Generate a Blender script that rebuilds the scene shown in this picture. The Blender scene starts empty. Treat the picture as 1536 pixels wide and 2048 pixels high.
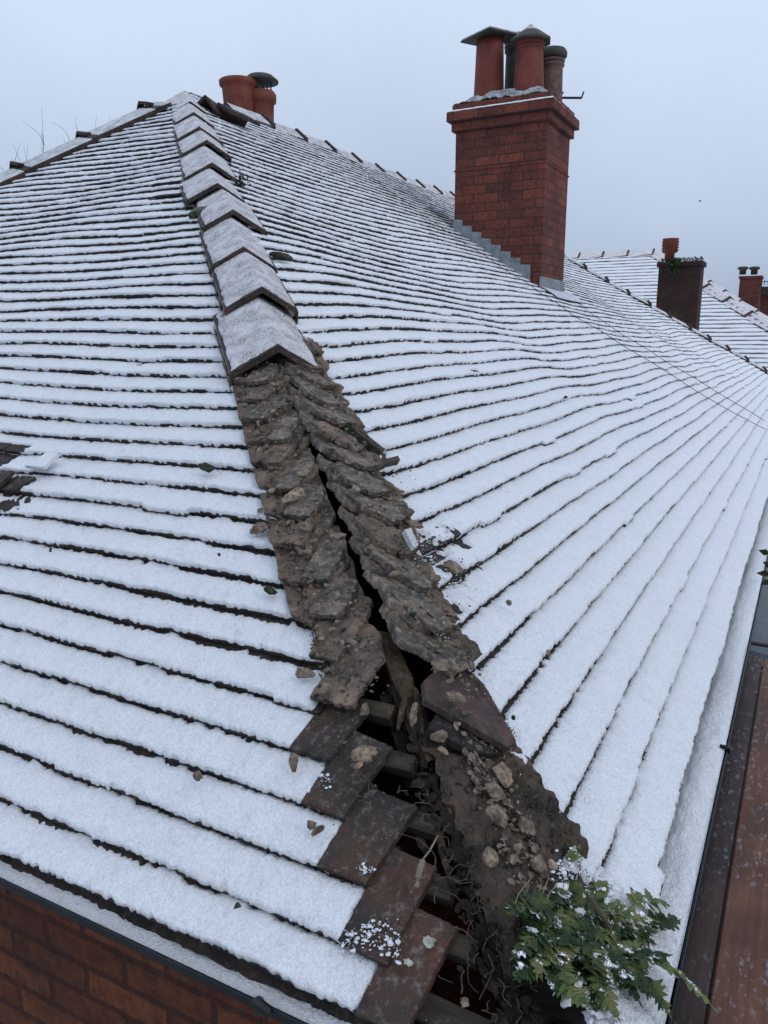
import bpy, math, random
import numpy as np
from mathutils import Vector
random.seed(7); rng = np.random.default_rng(11)
sc = bpy.context.scene
R_ = math.radians

# ------------------------------------------------------------------ camera
F, PW, PH = 1577.0, 1536.0, 2048.0
PITCH, AZ = math.atan(344 / F), R_(28.05)
CAM = np.array([-0.868, -0.1677, 1.0])
cd = bpy.data.cameras.new('camera'); cam = bpy.data.objects.new('camera', cd)
sc.collection.objects.link(cam); sc.camera = cam
cam.location = CAM; cam.rotation_euler = (math.pi / 2 - PITCH, 0, AZ - math.pi / 2)
cd.sensor_fit = 'VERTICAL'; cd.sensor_height = 36; cd.lens = F / PH * 36
cd.clip_start = 0.02; cd.clip_end = 2000
sc.render.resolution_x = 768; sc.render.resolution_y = 1024

# ------------------------------------------------------------------ light
w = bpy.data.worlds.new('World'); sc.world = w; w.use_nodes = True
N, Lk = w.node_tree.nodes, w.node_tree.links
N.clear()
out = N.new('ShaderNodeOutputWorld'); bg1 = N.new('ShaderNodeBackground'); bg2 = N.new('ShaderNodeBackground')
add = N.new('ShaderNodeAddShader')
sky = N.new('ShaderNodeTexSky'); sky.sky_type = 'NISHITA'; sky.sun_disc = False
SUN_EL, SUN_AZ = R_(38), R_(200)
sky.sun_elevation = SUN_EL; sky.sun_rotation = SUN_AZ; sky.dust_density = 4; sky.air_density = 1.5
Lk.new(sky.outputs[0], bg1.inputs[0]); bg1.inputs[1].default_value = 0.012
tc = N.new('ShaderNodeTexCoord'); sep = N.new('ShaderNodeSeparateXYZ'); ramp = N.new('ShaderNodeValToRGB')
Lk.new(tc.outputs['Generated'], sep.inputs[0])
nz = N.new('ShaderNodeTexNoise'); nz.inputs['Scale'].default_value = 1.6; nz.inputs['Detail'].default_value = 4
Lk.new(tc.outputs['Generated'], nz.inputs['Vector'])
ma = N.new('ShaderNodeMath'); ma.operation = 'MULTIPLY_ADD'; ma.inputs[1].default_value = 0.32; ma.inputs[2].default_value = -0.16
Lk.new(nz.outputs[0], ma.inputs[0])
mb = N.new('ShaderNodeMath'); mb.operation = 'ADD'; Lk.new(sep.outputs[2], mb.inputs[0]); Lk.new(ma.outputs[0], mb.inputs[1])
Lk.new(mb.outputs[0], ramp.inputs[0])
cr = ramp.color_ramp
cr.elements[0].position = 0.0; cr.elements[0].color = (0.30, 0.36, 0.46, 1)
cr.elements[1].position = 1.0; cr.elements[1].color = (0.84, 1.0, 1.24, 1)
e = cr.elements.new(0.10); e.color = (0.38, 0.465, 0.62, 1)
e = cr.elements.new(0.34); e.color = (0.60, 0.70, 0.87, 1)
Lk.new(ramp.outputs[0], bg2.inputs[0]); bg2.inputs[1].default_value = 1.02
Lk.new(bg1.outputs[0], add.inputs[0]); Lk.new(bg2.outputs[0], add.inputs[1]); Lk.new(add.outputs[0], out.inputs[0])
sd = bpy.data.lights.new('sun', 'SUN'); sd.energy = 0.5; sd.angle = R_(25); sd.color = (1, 0.97, 0.93)
so = bpy.data.objects.new('sun', sd); sc.collection.objects.link(so)
so.rotation_euler = (R_(90) - SUN_EL, 0, math.pi - SUN_AZ)
sc.view_settings.view_transform = 'Standard'; sc.view_settings.look = 'None'
sc.view_settings.exposure = 0.0; sc.view_settings.gamma = 1

# ------------------------------------------------------------------ helpers
T = 0.641; SS = math.sqrt(1 + T * T); CT, ST = 1 / SS, T / SS
G = 0.0968
def ray(px, py):
    a = px - PW / 2; b = -(py - PH / 2)
    up = b * math.cos(PITCH) - F * math.sin(PITCH); fw = b * math.sin(PITCH) + F * math.cos(PITCH)
    d = np.array([a * math.sin(AZ) + fw * math.cos(AZ), -a * math.cos(AZ) + fw * math.sin(AZ), up])
    return d / np.linalg.norm(d)

class Slope:
    """a roof plane: u along the eaves, v up the slope, w off the surface"""
    def __init__(s, O, U, V, Nn, sag=None):
        s.O, s.U, s.V, s.N = [np.array(q, float) for q in (O, U, V, Nn)]; s.sag = sag
    def P(s, u, v, w=0.0):
        u, v, w = np.broadcast_arrays(np.asarray(u, float), np.asarray(v, float), np.asarray(w, float))
        if s.sag is not None: w = w + s.sag(u, v)
        return s.O + u[..., None] * s.U + v[..., None] * s.V + w[..., None] * s.N
    def hit(s, px, py, h=0.0):
        d = ray(px, py); k = (h - (CAM - s.O) @ s.N) / (d @ s.N); p = CAM + k * d - s.O
        return float(p @ s.U), float(p @ s.V)

def gauss(x, c, r): return np.exp(-((x - c) / r) ** 2)
def sagR(u, v):
    return (-0.08 * gauss(u, 11.4, 2.4) * gauss(v, 2.9, 1.6) + 0.012 * gauss(u, 7.6, 1.2) * gauss(v, 1.4, .9)
            - 0.05 * gauss(u, 4.6, 1.4) * gauss(v, 3.2, 1.2) + 0.014 * np.sin(u * 1.9 + v) * gauss(v, 1.6, 1.6)
            + 0.008 * np.sin(u * 4.3 - v * 1.3)*gauss(v,1.2,1.6))
def sagL(u, v): return 0.010 * np.sin(u * 1.7 + 1) * np.sin(v * 1.1) + 0.006 * np.sin(u * 3.9 + v * 2)
SL = Slope((0, 0, 0), (0, 1, 0), (CT, 0, ST), (-ST, 0, CT), sagL)
SR = Slope((0, 0, 0), (1, 0, 0), (0, CT, ST), (0, -ST, CT), sagR)

def hsh(ix, iy, seed):
    h = (ix.astype(np.int64) * 374761393 + iy.astype(np.int64) * 668265263 + seed * 1274126177) & 0xffffffff
    h = ((h ^ (h >> 13)) * 1274126177) & 0xffffffff
    return ((h ^ (h >> 16)) & 0xffff) / 65535.0
def vn(x, y, seed=0):
    x, y = np.broadcast_arrays(np.asarray(x, float), np.asarray(y, float))
    ix, iy = np.floor(x), np.floor(y); fx, fy = x - ix, y - iy
    fx = fx * fx * (3 - 2 * fx); fy = fy * fy * (3 - 2 * fy)
    a, b, c, d = hsh(ix, iy, seed), hsh(ix + 1, iy, seed), hsh(ix, iy + 1, seed), hsh(ix + 1, iy + 1, seed)
    return (a + (b - a) * fx + (c - a) * fy + (a - b - c + d) * fx * fy) * 2 - 1
def fbm(x, y, seed=0, o=4):
    s = 0; a = 1.0; t = 0
    for i in range(o): s = s + a * vn(x * 2 ** i, y * 2 ** i, seed + i * 17); t += a; a *= .55
    return s / t
def sstep(a, b, x): t = np.clip((x - a) / (b - a), 0, 1); return t * t * (3 - 2 * t)

class MB:
    """collects vertices and faces, linked as ONE mesh object"""
    def __init__(s): s.v = []; s.f = []; s.n = 0
    def add(s, V, Fc):
        V = np.asarray(V, float).reshape(-1, 3)
        s.v.append(V); s.f += [tuple(i + s.n for i in q) for q in Fc]; s.n += len(V)
    def grid(s, P, keep=None):
        ny, nx = P.shape[:2]; idx = np.arange(ny * nx).reshape(ny, nx) + s.n
        q = np.stack([idx[:-1, :-1], idx[:-1, 1:], idx[1:, 1:], idx[1:, :-1]], -1)
        if keep is not None: q = q[keep]
        s.v.append(P.reshape(-1, 3)); s.f.append(q.reshape(-1, 4)); s.n += ny * nx
    def box(s, c, sz, rz=0, M=None):
        c = np.array(c, float); h = np.array(sz, float) / 2
        V = np.array([[x, y, z] for z in (-1, 1) for y in (-1, 1) for x in (-1, 1)]) * h
        if rz: V = V @ np.array([[math.cos(rz), math.sin(rz), 0], [-math.sin(rz), math.cos(rz), 0], [0, 0, 1]])
        if M is not None: V = V @ np.array(M)
        s.add(V + c, [(0, 2, 3, 1), (4, 5, 7, 6), (0, 1, 5, 4), (2, 6, 7, 3), (1, 3, 7, 5), (0, 4, 6, 2)])
    def hexa(s, B, Tt):
        s.add(np.vstack([B, Tt]), [(3, 2, 1, 0), (4, 5, 6, 7), (0, 1, 5, 4), (1, 2, 6, 5), (2, 3, 7, 6), (3, 0, 4, 7)])
    def prism(s, B, Tt):
        n = len(B); s.add(np.vstack([B, Tt]), [tuple(range(n))[::-1], tuple(range(n, 2 * n))] + [(i, (i + 1) % n, n + (i + 1) % n, n + i) for i in range(n)])
    def tube(s, pts, r, n=6):
        pts = [np.array(q, float) for q in pts]; m = len(pts)
        rr = r if hasattr(r, '__len__') else [r] * m; V = []
        for i, q in enumerate(pts):
            d = pts[min(i + 1, m - 1)] - pts[max(i - 1, 0)]; d = d / (np.linalg.norm(d) + 1e-9)
            a = np.cross(d, [0, 0, 1.0]); a = a if np.linalg.norm(a) > .1 else np.cross(d, [1.0, 0, 0]); a /= np.linalg.norm(a); b = np.cross(d, a)
            V += [q + rr[i] * (math.cos(2 * math.pi * j / n) * a + math.sin(2 * math.pi * j / n) * b) for j in range(n)]
        Fc = [(i * n + j, i * n + (j + 1) % n, (i + 1) * n + (j + 1) % n, (i + 1) * n + j) for i in range(m - 1) for j in range(n)]
        s.add(V, Fc + [tuple(range(n))[::-1], tuple(range((m - 1) * n, m * n))])
    def lathe(s, prof, c, n=28, tilt=(0, 0)):
        V = [[r * math.cos(2 * math.pi * j / n), r * math.sin(2 * math.pi * j / n), z] for r, z in prof for j in range(n)]
        V = np.array(V); V[:, 0] += V[:, 2] * tilt[0]; V[:, 1] += V[:, 2] * tilt[1]
        m = len(prof); Fc = [(i * n + j, i * n + (j + 1) % n, (i + 1) * n + (j + 1) % n, (i + 1) * n + j) for i in range(m - 1) for j in range(n)]
        s.add(V + np.array(c), Fc)
    def build(s, name, m, parent=None, smooth=False):
        V = np.vstack(s.v); me = bpy.data.meshes.new(name)
        lp, ls, lt = [], [], []; k = 0
        for q in s.f:
            if isinstance(q, np.ndarray):
                lp.append(q.ravel()); ls.append(np.arange(len(q)) * 4 + k); lt.append(np.full(len(q), 4)); k += q.size
            else:
                lp.append(np.array(q)); ls.append(np.array([k])); lt.append(np.array([len(q)])); k += len(q)
        lp = np.concatenate(lp); ls = np.concatenate(ls); lt = np.concatenate(lt)
        me.vertices.add(len(V)); me.vertices.foreach_set('co', V.ravel().astype(np.float32))
        me.loops.add(len(lp)); me.loops.foreach_set('vertex_index', lp.astype(np.int32))
        me.polygons.add(len(ls)); me.polygons.foreach_set('loop_start', ls.astype(np.int32)); me.polygons.foreach_set('loop_total', lt.astype(np.int32))
        me.update(calc_edges=True); me.validate()
        me.polygons.foreach_set('use_smooth', np.full(len(me.polygons), bool(smooth)))
        if m: me.materials.append(m)
        o = bpy.data.objects.new(name, me); sc.collection.objects.link(o)
        if parent is not None:
            o.parent = parent; o.matrix_parent_inverse = parent_world(parent).inverted()
        return o
def parent_world(p):
    from mathutils import Matrix
    M = Matrix.LocRotScale(p.location, p.rotation_euler, p.scale)
    if p.parent is not None: M = parent_world(p.parent) @ p.matrix_parent_inverse @ M
    return M
def tag(o, label, cat, group=None, kind=None):
    if label: o['label'] = label
    if cat: o['category'] = cat
    if group: o['group'] = group
    if kind: o['kind'] = kind
    return o
def empty(name, loc, label, cat, group=None):
    o = bpy.data.objects.new(name, None); sc.collection.objects.link(o); o.location = loc; o.empty_display_size = .1
    return tag(o, label, cat, group)

# ------------------------------------------------------------------ materials
class NM:
    def __init__(s, name, rough=.85):
        s.m = bpy.data.materials.new(name); s.m.use_nodes = True; s.t = s.m.node_tree; s.b = s.t.nodes['Principled BSDF']
        s.b.inputs['Roughness'].default_value = rough; s.b.inputs['Specular IOR Level'].default_value = .25
        s.geo = s.t.nodes.new('ShaderNodeNewGeometry'); s.pos = s.geo.outputs['Position']
    def n(s, ty, **kw):
        q = s.t.nodes.new(ty)
        for k, v in kw.items(): setattr(q, k, v)
        return q
    def lk(s, a, b): s.t.links.new(a, b)
    def noise(s, scale, detail=3, rough=.6, vec=None, col=False):
        q = s.n('ShaderNodeTexNoise'); q.inputs['Scale'].default_value = scale; q.inputs['Detail'].default_value = detail
        q.inputs['Roughness'].default_value = rough; s.lk(vec or s.pos, q.inputs['Vector']); return q.outputs[1 if col else 0]
    def mul(s, vec, k):
        q = s.n('ShaderNodeVectorMath', operation='MULTIPLY'); s.lk(vec, q.inputs[0]); q.inputs[1].default_value = k; return q.outputs[0]
    def ramp(s, fac, els):
        q = s.n('ShaderNodeValToRGB'); s.lk(fac, q.inputs[0]); c = q.color_ramp
        while len(c.elements) < len(els): c.elements.new(.5)
        for e, (p, col) in zip(c.elements, els):
            e.position = p; e.color = (*col, 1) if hasattr(col, '__len__') else (col, col, col, 1)
        return q.outputs[0]
    def mix(s, fac, a, b, mode='MIX'):
        q = s.n('ShaderNodeMix', data_type='RGBA', blend_type=mode)
        for v, i in ((fac, 0), (a, 6), (b, 7)):
            if isinstance(v, (int, float)): q.inputs[i].default_value = v
            elif isinstance(v, tuple): q.inputs[i].default_value = (*v, 1)
            else: s.lk(v, q.inputs[i])
        return q.outputs[2]
    def math(s, op, a, b):
        q = s.n('ShaderNodeMath', operation=op)
        for v, i in ((a, 0), (b, 1)):
            if isinstance(v, (int, float)): q.inputs[i].default_value = v
            else: s.lk(v, q.inputs[i])
        return q.outputs[0]
    def color(s, c):
        if isinstance(c, tuple): s.b.inputs['Base Color'].default_value = (*c, 1)
        else: s.lk(c, s.b.inputs['Base Color'])
    def bump(s, h, dist, strength=1.0):
        q = s.n('ShaderNodeBump'); q.inputs['Distance'].default_value = dist; q.inputs['Strength'].default_value = strength
        s.lk(h, q.inputs['Height']); s.lk(q.outputs[0], s.b.inputs['Normal'])

def m_snow(name, col=(.79, .805, .84), thin=None, thinpos=.42):
    a = NM(name, .95); a.b.inputs['Specular IOR Level'].default_value = .1
    c = a.ramp(a.noise(170, 3, .8), [(.34, tuple(x * .82 for x in col)), (.54, col)])
    c = a.mix(a.math('MULTIPLY', a.ramp(a.noise(19, 4, .7), [(.48, 0.0), (.66, .30)]), a.ramp(a.noise(210, 2, .7), [(.42, 1.0), (.56, .2)])), c, tuple(x * .62 for x in col))
    if thin:
        f = a.ramp(a.noise(150, 4, .8), [(thinpos - .04, .85), (thinpos + .12, 0.0)])
        g = a.ramp(a.noise(14, 2), [(.35, .25), (.65, 1.0)])
        c = a.mix(a.math('MULTIPLY', f, g), c, thin)
    a.color(c)
    h = a.math('ADD', a.noise(150, 3, .7), a.math('MULTIPLY', a.noise(420, 2, .6), .5))
    a.bump(h, .008, .8); return a.m
M_SNOW = m_snow('snow'); M_SNOWT = m_snow('thin_snow', (.76, .77, .80), (.17, .115, .105), .485)
M_SNOWP = m_snow('pinkish_snow', (.80, .78, .81), (.30, .18, .16), .46)
M_SNOWM = m_snow('mossy_snow', (.74, .77, .80), (.05, .055, .04), .47)

def m_tile(name, c1, c2, c3, s=7, dust=(.22, .19, .17), da=.25):
    a = NM(name, .8)
    c = a.ramp(a.noise(s, 4, .6), [(.36, c1), (.5, c2), (.64, c3)])
    c = a.mix(a.math('MULTIPLY', a.ramp(a.noise(60, 5, .75), [(.52, 0.0), (.66, 1.0)]), da), c, dust)
    c = a.mix(a.math('MULTIPLY', a.ramp(a.noise(33, 4, .7), [(.35, 1.0), (.5, 0.0)]), .6), c, (.02, .017, .015))
    a.color(c); a.bump(a.noise(160, 4, .7), .003, .6); return a.m
M_TILE = m_tile('clay_tile', (.035, .027, .025), (.055, .038, .034), (.09, .045, .038))
M_TILEB = m_tile('bare_tile', (.024, .019, .018), (.044, .033, .028), (.085, .040, .028), 5, (.25, .22, .2), .45)
M_GREYT = m_tile('dusty_grey_tile', (.05, .043, .038), (.11, .092, .077), (.18, .135, .105), 16, (.34, .29, .23), .8)
M_TILED = m_tile('tile_edge_dark', (.018, .017, .015), (.028, .022, .02), (.05, .03, .025))
M_HIP = m_tile('hip_tile', (.018, .016, .013), (.034, .024, .02), (.065, .036, .03), 10)
M_TILERED = m_tile('red_tile', (.05, .028, .022), (.09, .045, .036), (.13, .065, .05), 10)

def m_mortar(name, dark=1.0):
    a = NM(name, .95)
    k = lambda c: tuple(x * dark for x in c)
    c = a.ramp(a.noise(11, 6, .7), [(.32, k((.055, .046, .04))), (.43, k((.155, .12, .094))), (.53, k((.26, .192, .145))), (.64, k((.44, .30, .225)))])
    c = a.mix(a.ramp(a.noise(130, 4, .8), [(.55, 0.0), (.63, .8)]), c, k((.36, .32, .27)))
    c = a.mix(a.ramp(a.noise(48, 4, .7), [(.36, .9), (.46, 0.0)]), c, (.014, .012, .011))
    a.color(c); a.bump(a.math('ADD', a.noise(70, 6, .8), a.math('MULTIPLY', a.noise(330, 3, .7), .5)), .016, 1.0); return a.m
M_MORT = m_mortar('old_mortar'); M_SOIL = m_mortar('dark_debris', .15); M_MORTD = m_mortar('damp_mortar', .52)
def m_rock(name, a1, a2, a3):
    a = NM(name, .95)
    a.color(a.ramp(a.noise(60, 5, .7), [(.34, a1), (.5, a2), (.66, a3)])); a.bump(a.noise(140, 5, .75), .005, .9); return a.m
M_ROCK = m_rock('mortar_chunk', (.07, .05, .038), (.25, .185, .135), (.40, .31, .23))
M_ROCKG = m_rock('grey_chunk', (.06, .05, .042), (.17, .13, .10), (.30, .235, .18))
M_ROCKD = m_rock('dark_moss', (.014, .016, .010), (.035, .036, .02), (.08, .075, .05))
M_LICH = m_rock('lichen', (.20, .20, .16), (.42, .42, .35), (.55, .55, .48))
def m_wood(name, c1, c2, axis=(1, 1, 1), sc_=40):
    a = NM(name, .8); v = a.mul(a.pos, axis)
    c = a.ramp(a.noise(sc_, 5, .65, v), [(.3, c1), (.7, c2)])
    c = a.mix(a.ramp(a.noise(25, 5, .8), [(.56, 0.0), (.66, .35)]), c, (.2, .19, .16))
    a.color(c); a.bump(a.noise(sc_ * 2, 4, .7, v), .003, .7); return a.m
M_BATT = m_wood('batten_wood', (.016, .013, .010), (.065, .052, .038), (1, .12, 1), 60)
M_RAFT = m_wood('rotten_wood', (.012, .009, .006), (.085, .055, .03), (.5, .5, .35), 95)
def m_board(name, c1, c2, splash):
    a = NM(name, .55); v = a.mul(a.pos, (.06, 1, 1))
    c = a.ramp(a.noise(90, 4, .6, v), [(.3, c1), (.7, c2)])
    c = a.mix(a.ramp(a.noise(4, 3, .6), [(.4, 0.0), (.6, .6)]), c, tuple(x * .45 for x in c1))
    c = a.mix(a.math('MULTIPLY', a.ramp(a.noise(70, 5, .8, a.mul(a.pos, (.5, 1, 1))), [(.55, 0.0), (.62, 1.0)]), a.ramp(a.noise(5, 2), [(.42, 0.0), (.6, splash)])), c, (.30, .31, .34))
    a.color(c); a.bump(a.noise(90, 4, .6, v), .002, .4); return a.m
M_BOARD = m_board('dark_brown_board', (.028, .015, .013), (.052, .028, .022), .5)
M_PLY = m_board('brown_plywood', (.080, .032, .018), (.145, .058, .032), .5)

def m_brick(name, c1, c2, mort, bw, bh, soot=.6, mortw=.006):
    a = NM(name, .9)
    sx = a.n('ShaderNodeSeparateXYZ'); a.lk(a.pos, sx.inputs[0])
    cm = a.n('ShaderNodeCombineXYZ'); a.lk(a.math('ADD', sx.outputs[0], sx.outputs[1]), cm.inputs[0]); a.lk(sx.outputs[2], cm.inputs[1])
    wob = a.n('ShaderNodeVectorMath', operation='MULTIPLY_ADD'); a.lk(a.noise(14, 3, col=True), wob.inputs[0]); wob.inputs[1].default_value = (.012, .008, 0); a.lk(cm.outputs[0], wob.inputs[2])
    b = a.n('ShaderNodeTexBrick'); a.lk(wob.outputs[0], b.inputs['Vector']); b.inputs['Scale'].default_value = 1
    b.inputs['Color1'].default_value = (*c1, 1); b.inputs['Color2'].default_value = (*c2, 1); b.inputs['Mortar'].default_value = (*mort, 1)
    b.inputs['Mortar Size'].default_value = mortw; b.inputs['Mortar Smooth'].default_value = .3; b.inputs['Brick Width'].default_value = bw; b.inputs['Row Height'].default_value = bh
    c = a.mix(a.ramp(a.noise(5, 6, .75), [(.42, 0.0), (.7, soot)]), b.outputs[0], (.022, .014, .013))
    c = a.mix(a.ramp(a.noise(45, 4, .7), [(.45, 0.0), (.70, .7)]), c, tuple(x * .18 for x in c1))
    c = a.mix(a.ramp(a.noise(18, 6, .8), [(.60, 0.0), (.70, .35)]), c, tuple(min(1, x * 1.5 + .05) for x in c2))
    a.color(c); a.bump(a.math('SUBTRACT', a.math('MULTIPLY', a.noise(80, 4, .7), .5), b.outputs['Fac']), .008, .8); return a.m
M_BRICK = m_brick('red_brick', (.215, .060, .040), (.125, .040, .032), (.06, .038, .032), .262, .088, .7)
M_BRICKW = m_brick('wall_brick', (.17, .052, .022), (.10, .030, .015), (.065, .022, .015), .235, .075, .8, .008)
M_BRICKD = m_brick('sooty_brick', (.065, .025, .02), (.03, .018, .018), (.04, .028, .025), .25, .09, .8)
M_BRICKF = m_brick('far_brick', (.16, .045, .032), (.10, .03, .025), (.09, .05, .045), .25, .09, .6)
def m_simple(name, c1, c2, s=12, rough=.7, bump=.002, metal=0):
    a = NM(name, rough); a.color(a.ramp(a.noise(s, 4, .65), [(.35, c1), (.65, c2)])); a.bump(a.noise(s * 8, 3), bump, .5); a.b.inputs['Metallic'].default_value = metal; return a.m
M_POT = m_simple('terracotta', (.11, .026, .019), (.18, .042, .028), 6, .6)
M_POT2 = m_simple('orange_terracotta', (.12, .033, .022), (.19, .052, .033), 9, .7)
M_POTD = m_simple('dark_pot', (.035, .035, .04), (.08, .075, .07), 9)
M_POTG = m_simple('weathered_pot', (.10, .05, .04), (.16, .10, .085), 20)
M_CAP = m_simple('mossy_cap', (.035, .035, .028), (.07, .068, .055), 14)
M_LEAD = m_simple('lead', (.13, .15, .165), (.24, .27, .29), 16, .6)
M_BLACK = m_simple('black_plastic', (.006, .007, .009), (.012, .013, .016), 10, .35)
M_CABLE = m_simple('cable', (.01, .01, .012), (.02, .02, .022), 10, .6)
M_GREYPL = m_simple('gutter_grey', (.02, .021, .024), (.035, .036, .04), 10, .5)
M_FLAU = m_simple('flaunching', (.06, .055, .045), (.2, .19, .17), 30, .9, .01)
M_TWIG = m_simple('twig', (.05, .035, .025), (.10, .075, .05), 40)
M_TWIGP = m_simple('pale_twig', (.14, .115, .08), (.24, .2, .15), 40)
M_GLASS = m_simple('dark_glass', (.012, .022, .032), (.035, .055, .075), 8, .25)
M_GROUND = m_snow('garden_snow', (.6, .63, .68), (.05, .05, .04), .46)
def m_leaf(name, c1, c2, c3, s=30, snowy=False):
    a = NM(name, .5); a.color(a.ramp(a.noise(s, 3, .6), [(.33, c1), (.5, c2), (.68, c3)])); a.bump(a.noise(200, 2), .002, .4)
    if snowy:
        sn = a.math('MULTIPLY', a.ramp(a.noise(38, 4, .7), [(.58, 0.0), (.63, 1.0)]), a.ramp(a.noise(260, 2, .7), [(.40, .0), (.5, 1.0)]))
        a.color(a.mix(sn, a.ramp(a.noise(s, 3, .6), [(.33, c1), (.5, c2), (.68, c3)]), (.78, .80, .84)))
    return a.m
M_LEAF = m_leaf('fern_leaf', (.008, .02, .006), (.017, .036, .009), (.075, .085, .02), snowy=True)
M_LEAFY = m_leaf('fern_leaf_pale', (.04, .065, .018), (.09, .115, .035), (.14, .12, .04), snowy=True)
M_MOSS = m_leaf('moss', (.012, .018, .008), (.03, .04, .014), (.07, .08, .03), 80)

# ------------------------------------------------------------------ roof courses
GS = {'L': (-.003, .0945), 'R': (.012, .0995)}
def vk(k, tg='R'): a, g = GS.get(tg, (0, .0968)); return a + k * g
NC = 58
WE = {'L': .028, 'R': .028, 'N': .025}; WT = .010
def usamp(Sx, v, u0, u1, c, lo=.004, hi=.06):
    us = [u0]; u = u0
    while u < u1:
        P = Sx.P(u, v); d = np.linalg.norm(P - CAM); u += min(max(c * d, lo), hi); us.append(min(u, u1))
    return np.array(us)
TW = .166
def tjit(tag_, k, u):
    """small per-tile slips: (dv, dw) at position u, stepped at the tile joints"""
    seed = 3 if tag_ == 'L' else 5
    x = (u + (k % 2) * TW / 2) / TW; i = np.floor(x)
    a = hsh(i, np.full_like(i, k), seed); b = hsh(i, np.full_like(i, k), seed + 50); c = hsh(i, np.full_like(i, k), seed + 90)
    dv = (a - .5) * .005 - (.013 * np.exp(-((u - .5) / .4) ** 2) if tag_ == 'L' and 0 < k < 6 else 0) + np.where(c > .975, -.022 * a, 0) + (np.where(c < .018, -.03 * b, 0) if tag_ == 'R' else 0) + .003 * vn(u * 1.1, k * .7, seed + 4)
    dw = (b - .5) * .004 + (x - i - .5) * (c - .5) * .006
    return dv, dw
# where the snow starts along the near hip, course by course
UB_L = {0: .322, 1: .390, 2: .478, 3: .561, 4: .643, 5: .648}
def ubL(k, v):
    if k in UB_L: return UB_L[k] + 0 * v
    if k <= 18: return v * CT + (.213 + .012 * math.sin(k * 1.9))
    return v * CT + .06
UBR_V = [-.1, .19, .23, .29, .35, .36, .48, .60, .70, .80, .87, .99, 1.10, 1.24, 1.41, 1.61, 1.86, 1.9]
UBR_D = [.245, .215, .185, .165, .165, .205, .155, .133, .133, .137, .17, .20, .15, .172, .178, .142, .142, .05]
def ubR(k, v): return v * CT + np.interp(v, UBR_V, UBR_D)

holes = []    # snow missing: (slope, u, v, ru, rv)
def hole(tg, Sx, px, py, ru, rv): u, v = Sx.hit(px, py, .03); holes.append((tg, u, v, ru, rv))
hole('L', SL, -8, 905, .06, .045); hole('L', SL, 20, 960, .05, .035); hole('L', SL, -25, 955, .07, .04); hole('L', SL, 5, 1003, .035, .022); hole('L', SL, 10, 885, .10, .018)
hole('L', SL, 340, 313, .12, .02); hole('L', SL, 338, 366, .13, .025); hole('L', SL, 343, 388, .14, .025)
hole('R', SR, 950, 742, .05, .012); hole('R', SR, 772, 913, .05, .02); hole('R', SR, 752, 877, .02, .05)
hole('R', SR, 925, 1075, .022, .03); hole('R', SR, 905, 1140, .05, .03); hole('R', SR, 860, 1105, .05, .03); hole('R', SR, 905, 1222, .02, .02)
thin = []
def thinp(tg, Sx, px, py, r, a): u, v = Sx.hit(px, py, .03); thin.append((tg, u, v, r, a))
thinp('R', SR, 905, 1060, .06, .6); thinp('R', SR, 870, 1090, .07, .7); thinp('R', SR, 1085, 1590, .02, .8); thinp('R', SR, 960, 1120, .03, .5); thinp('L', SL, 20, 1000, .06, .7)

def cover(tg, u, v, ub):
    nb = fbm(u * 55, v * 55, 9 if tg == 'L' else 19, 3)
    c = sstep(-.010, .016, u - ub + nb * .013)
    for g, hu, hv, ru, rv in holes:
        if g == tg:
            m = (np.abs(u - hu) < ru * 2.2) & (np.abs(v - hv) < rv * 2.4)
            if m.any():
                d = np.maximum(np.abs(u - hu) / ru, np.abs(v - hv) / rv)
                c = np.where(m, c * sstep(.8, 1.25, d + nb * .35), c)
    for g, hu, hv, r, a in thin:
        if g == tg:
            d = np.hypot(u - hu, v - hv) / r
            nn = fbm(u * 130, v * 130, 33, 2)
            c = np.where(d < 1.6, c * (1 - a * sstep(1.3, .3, d) * sstep(-.15, .25, nn)), c)
    return c

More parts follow.
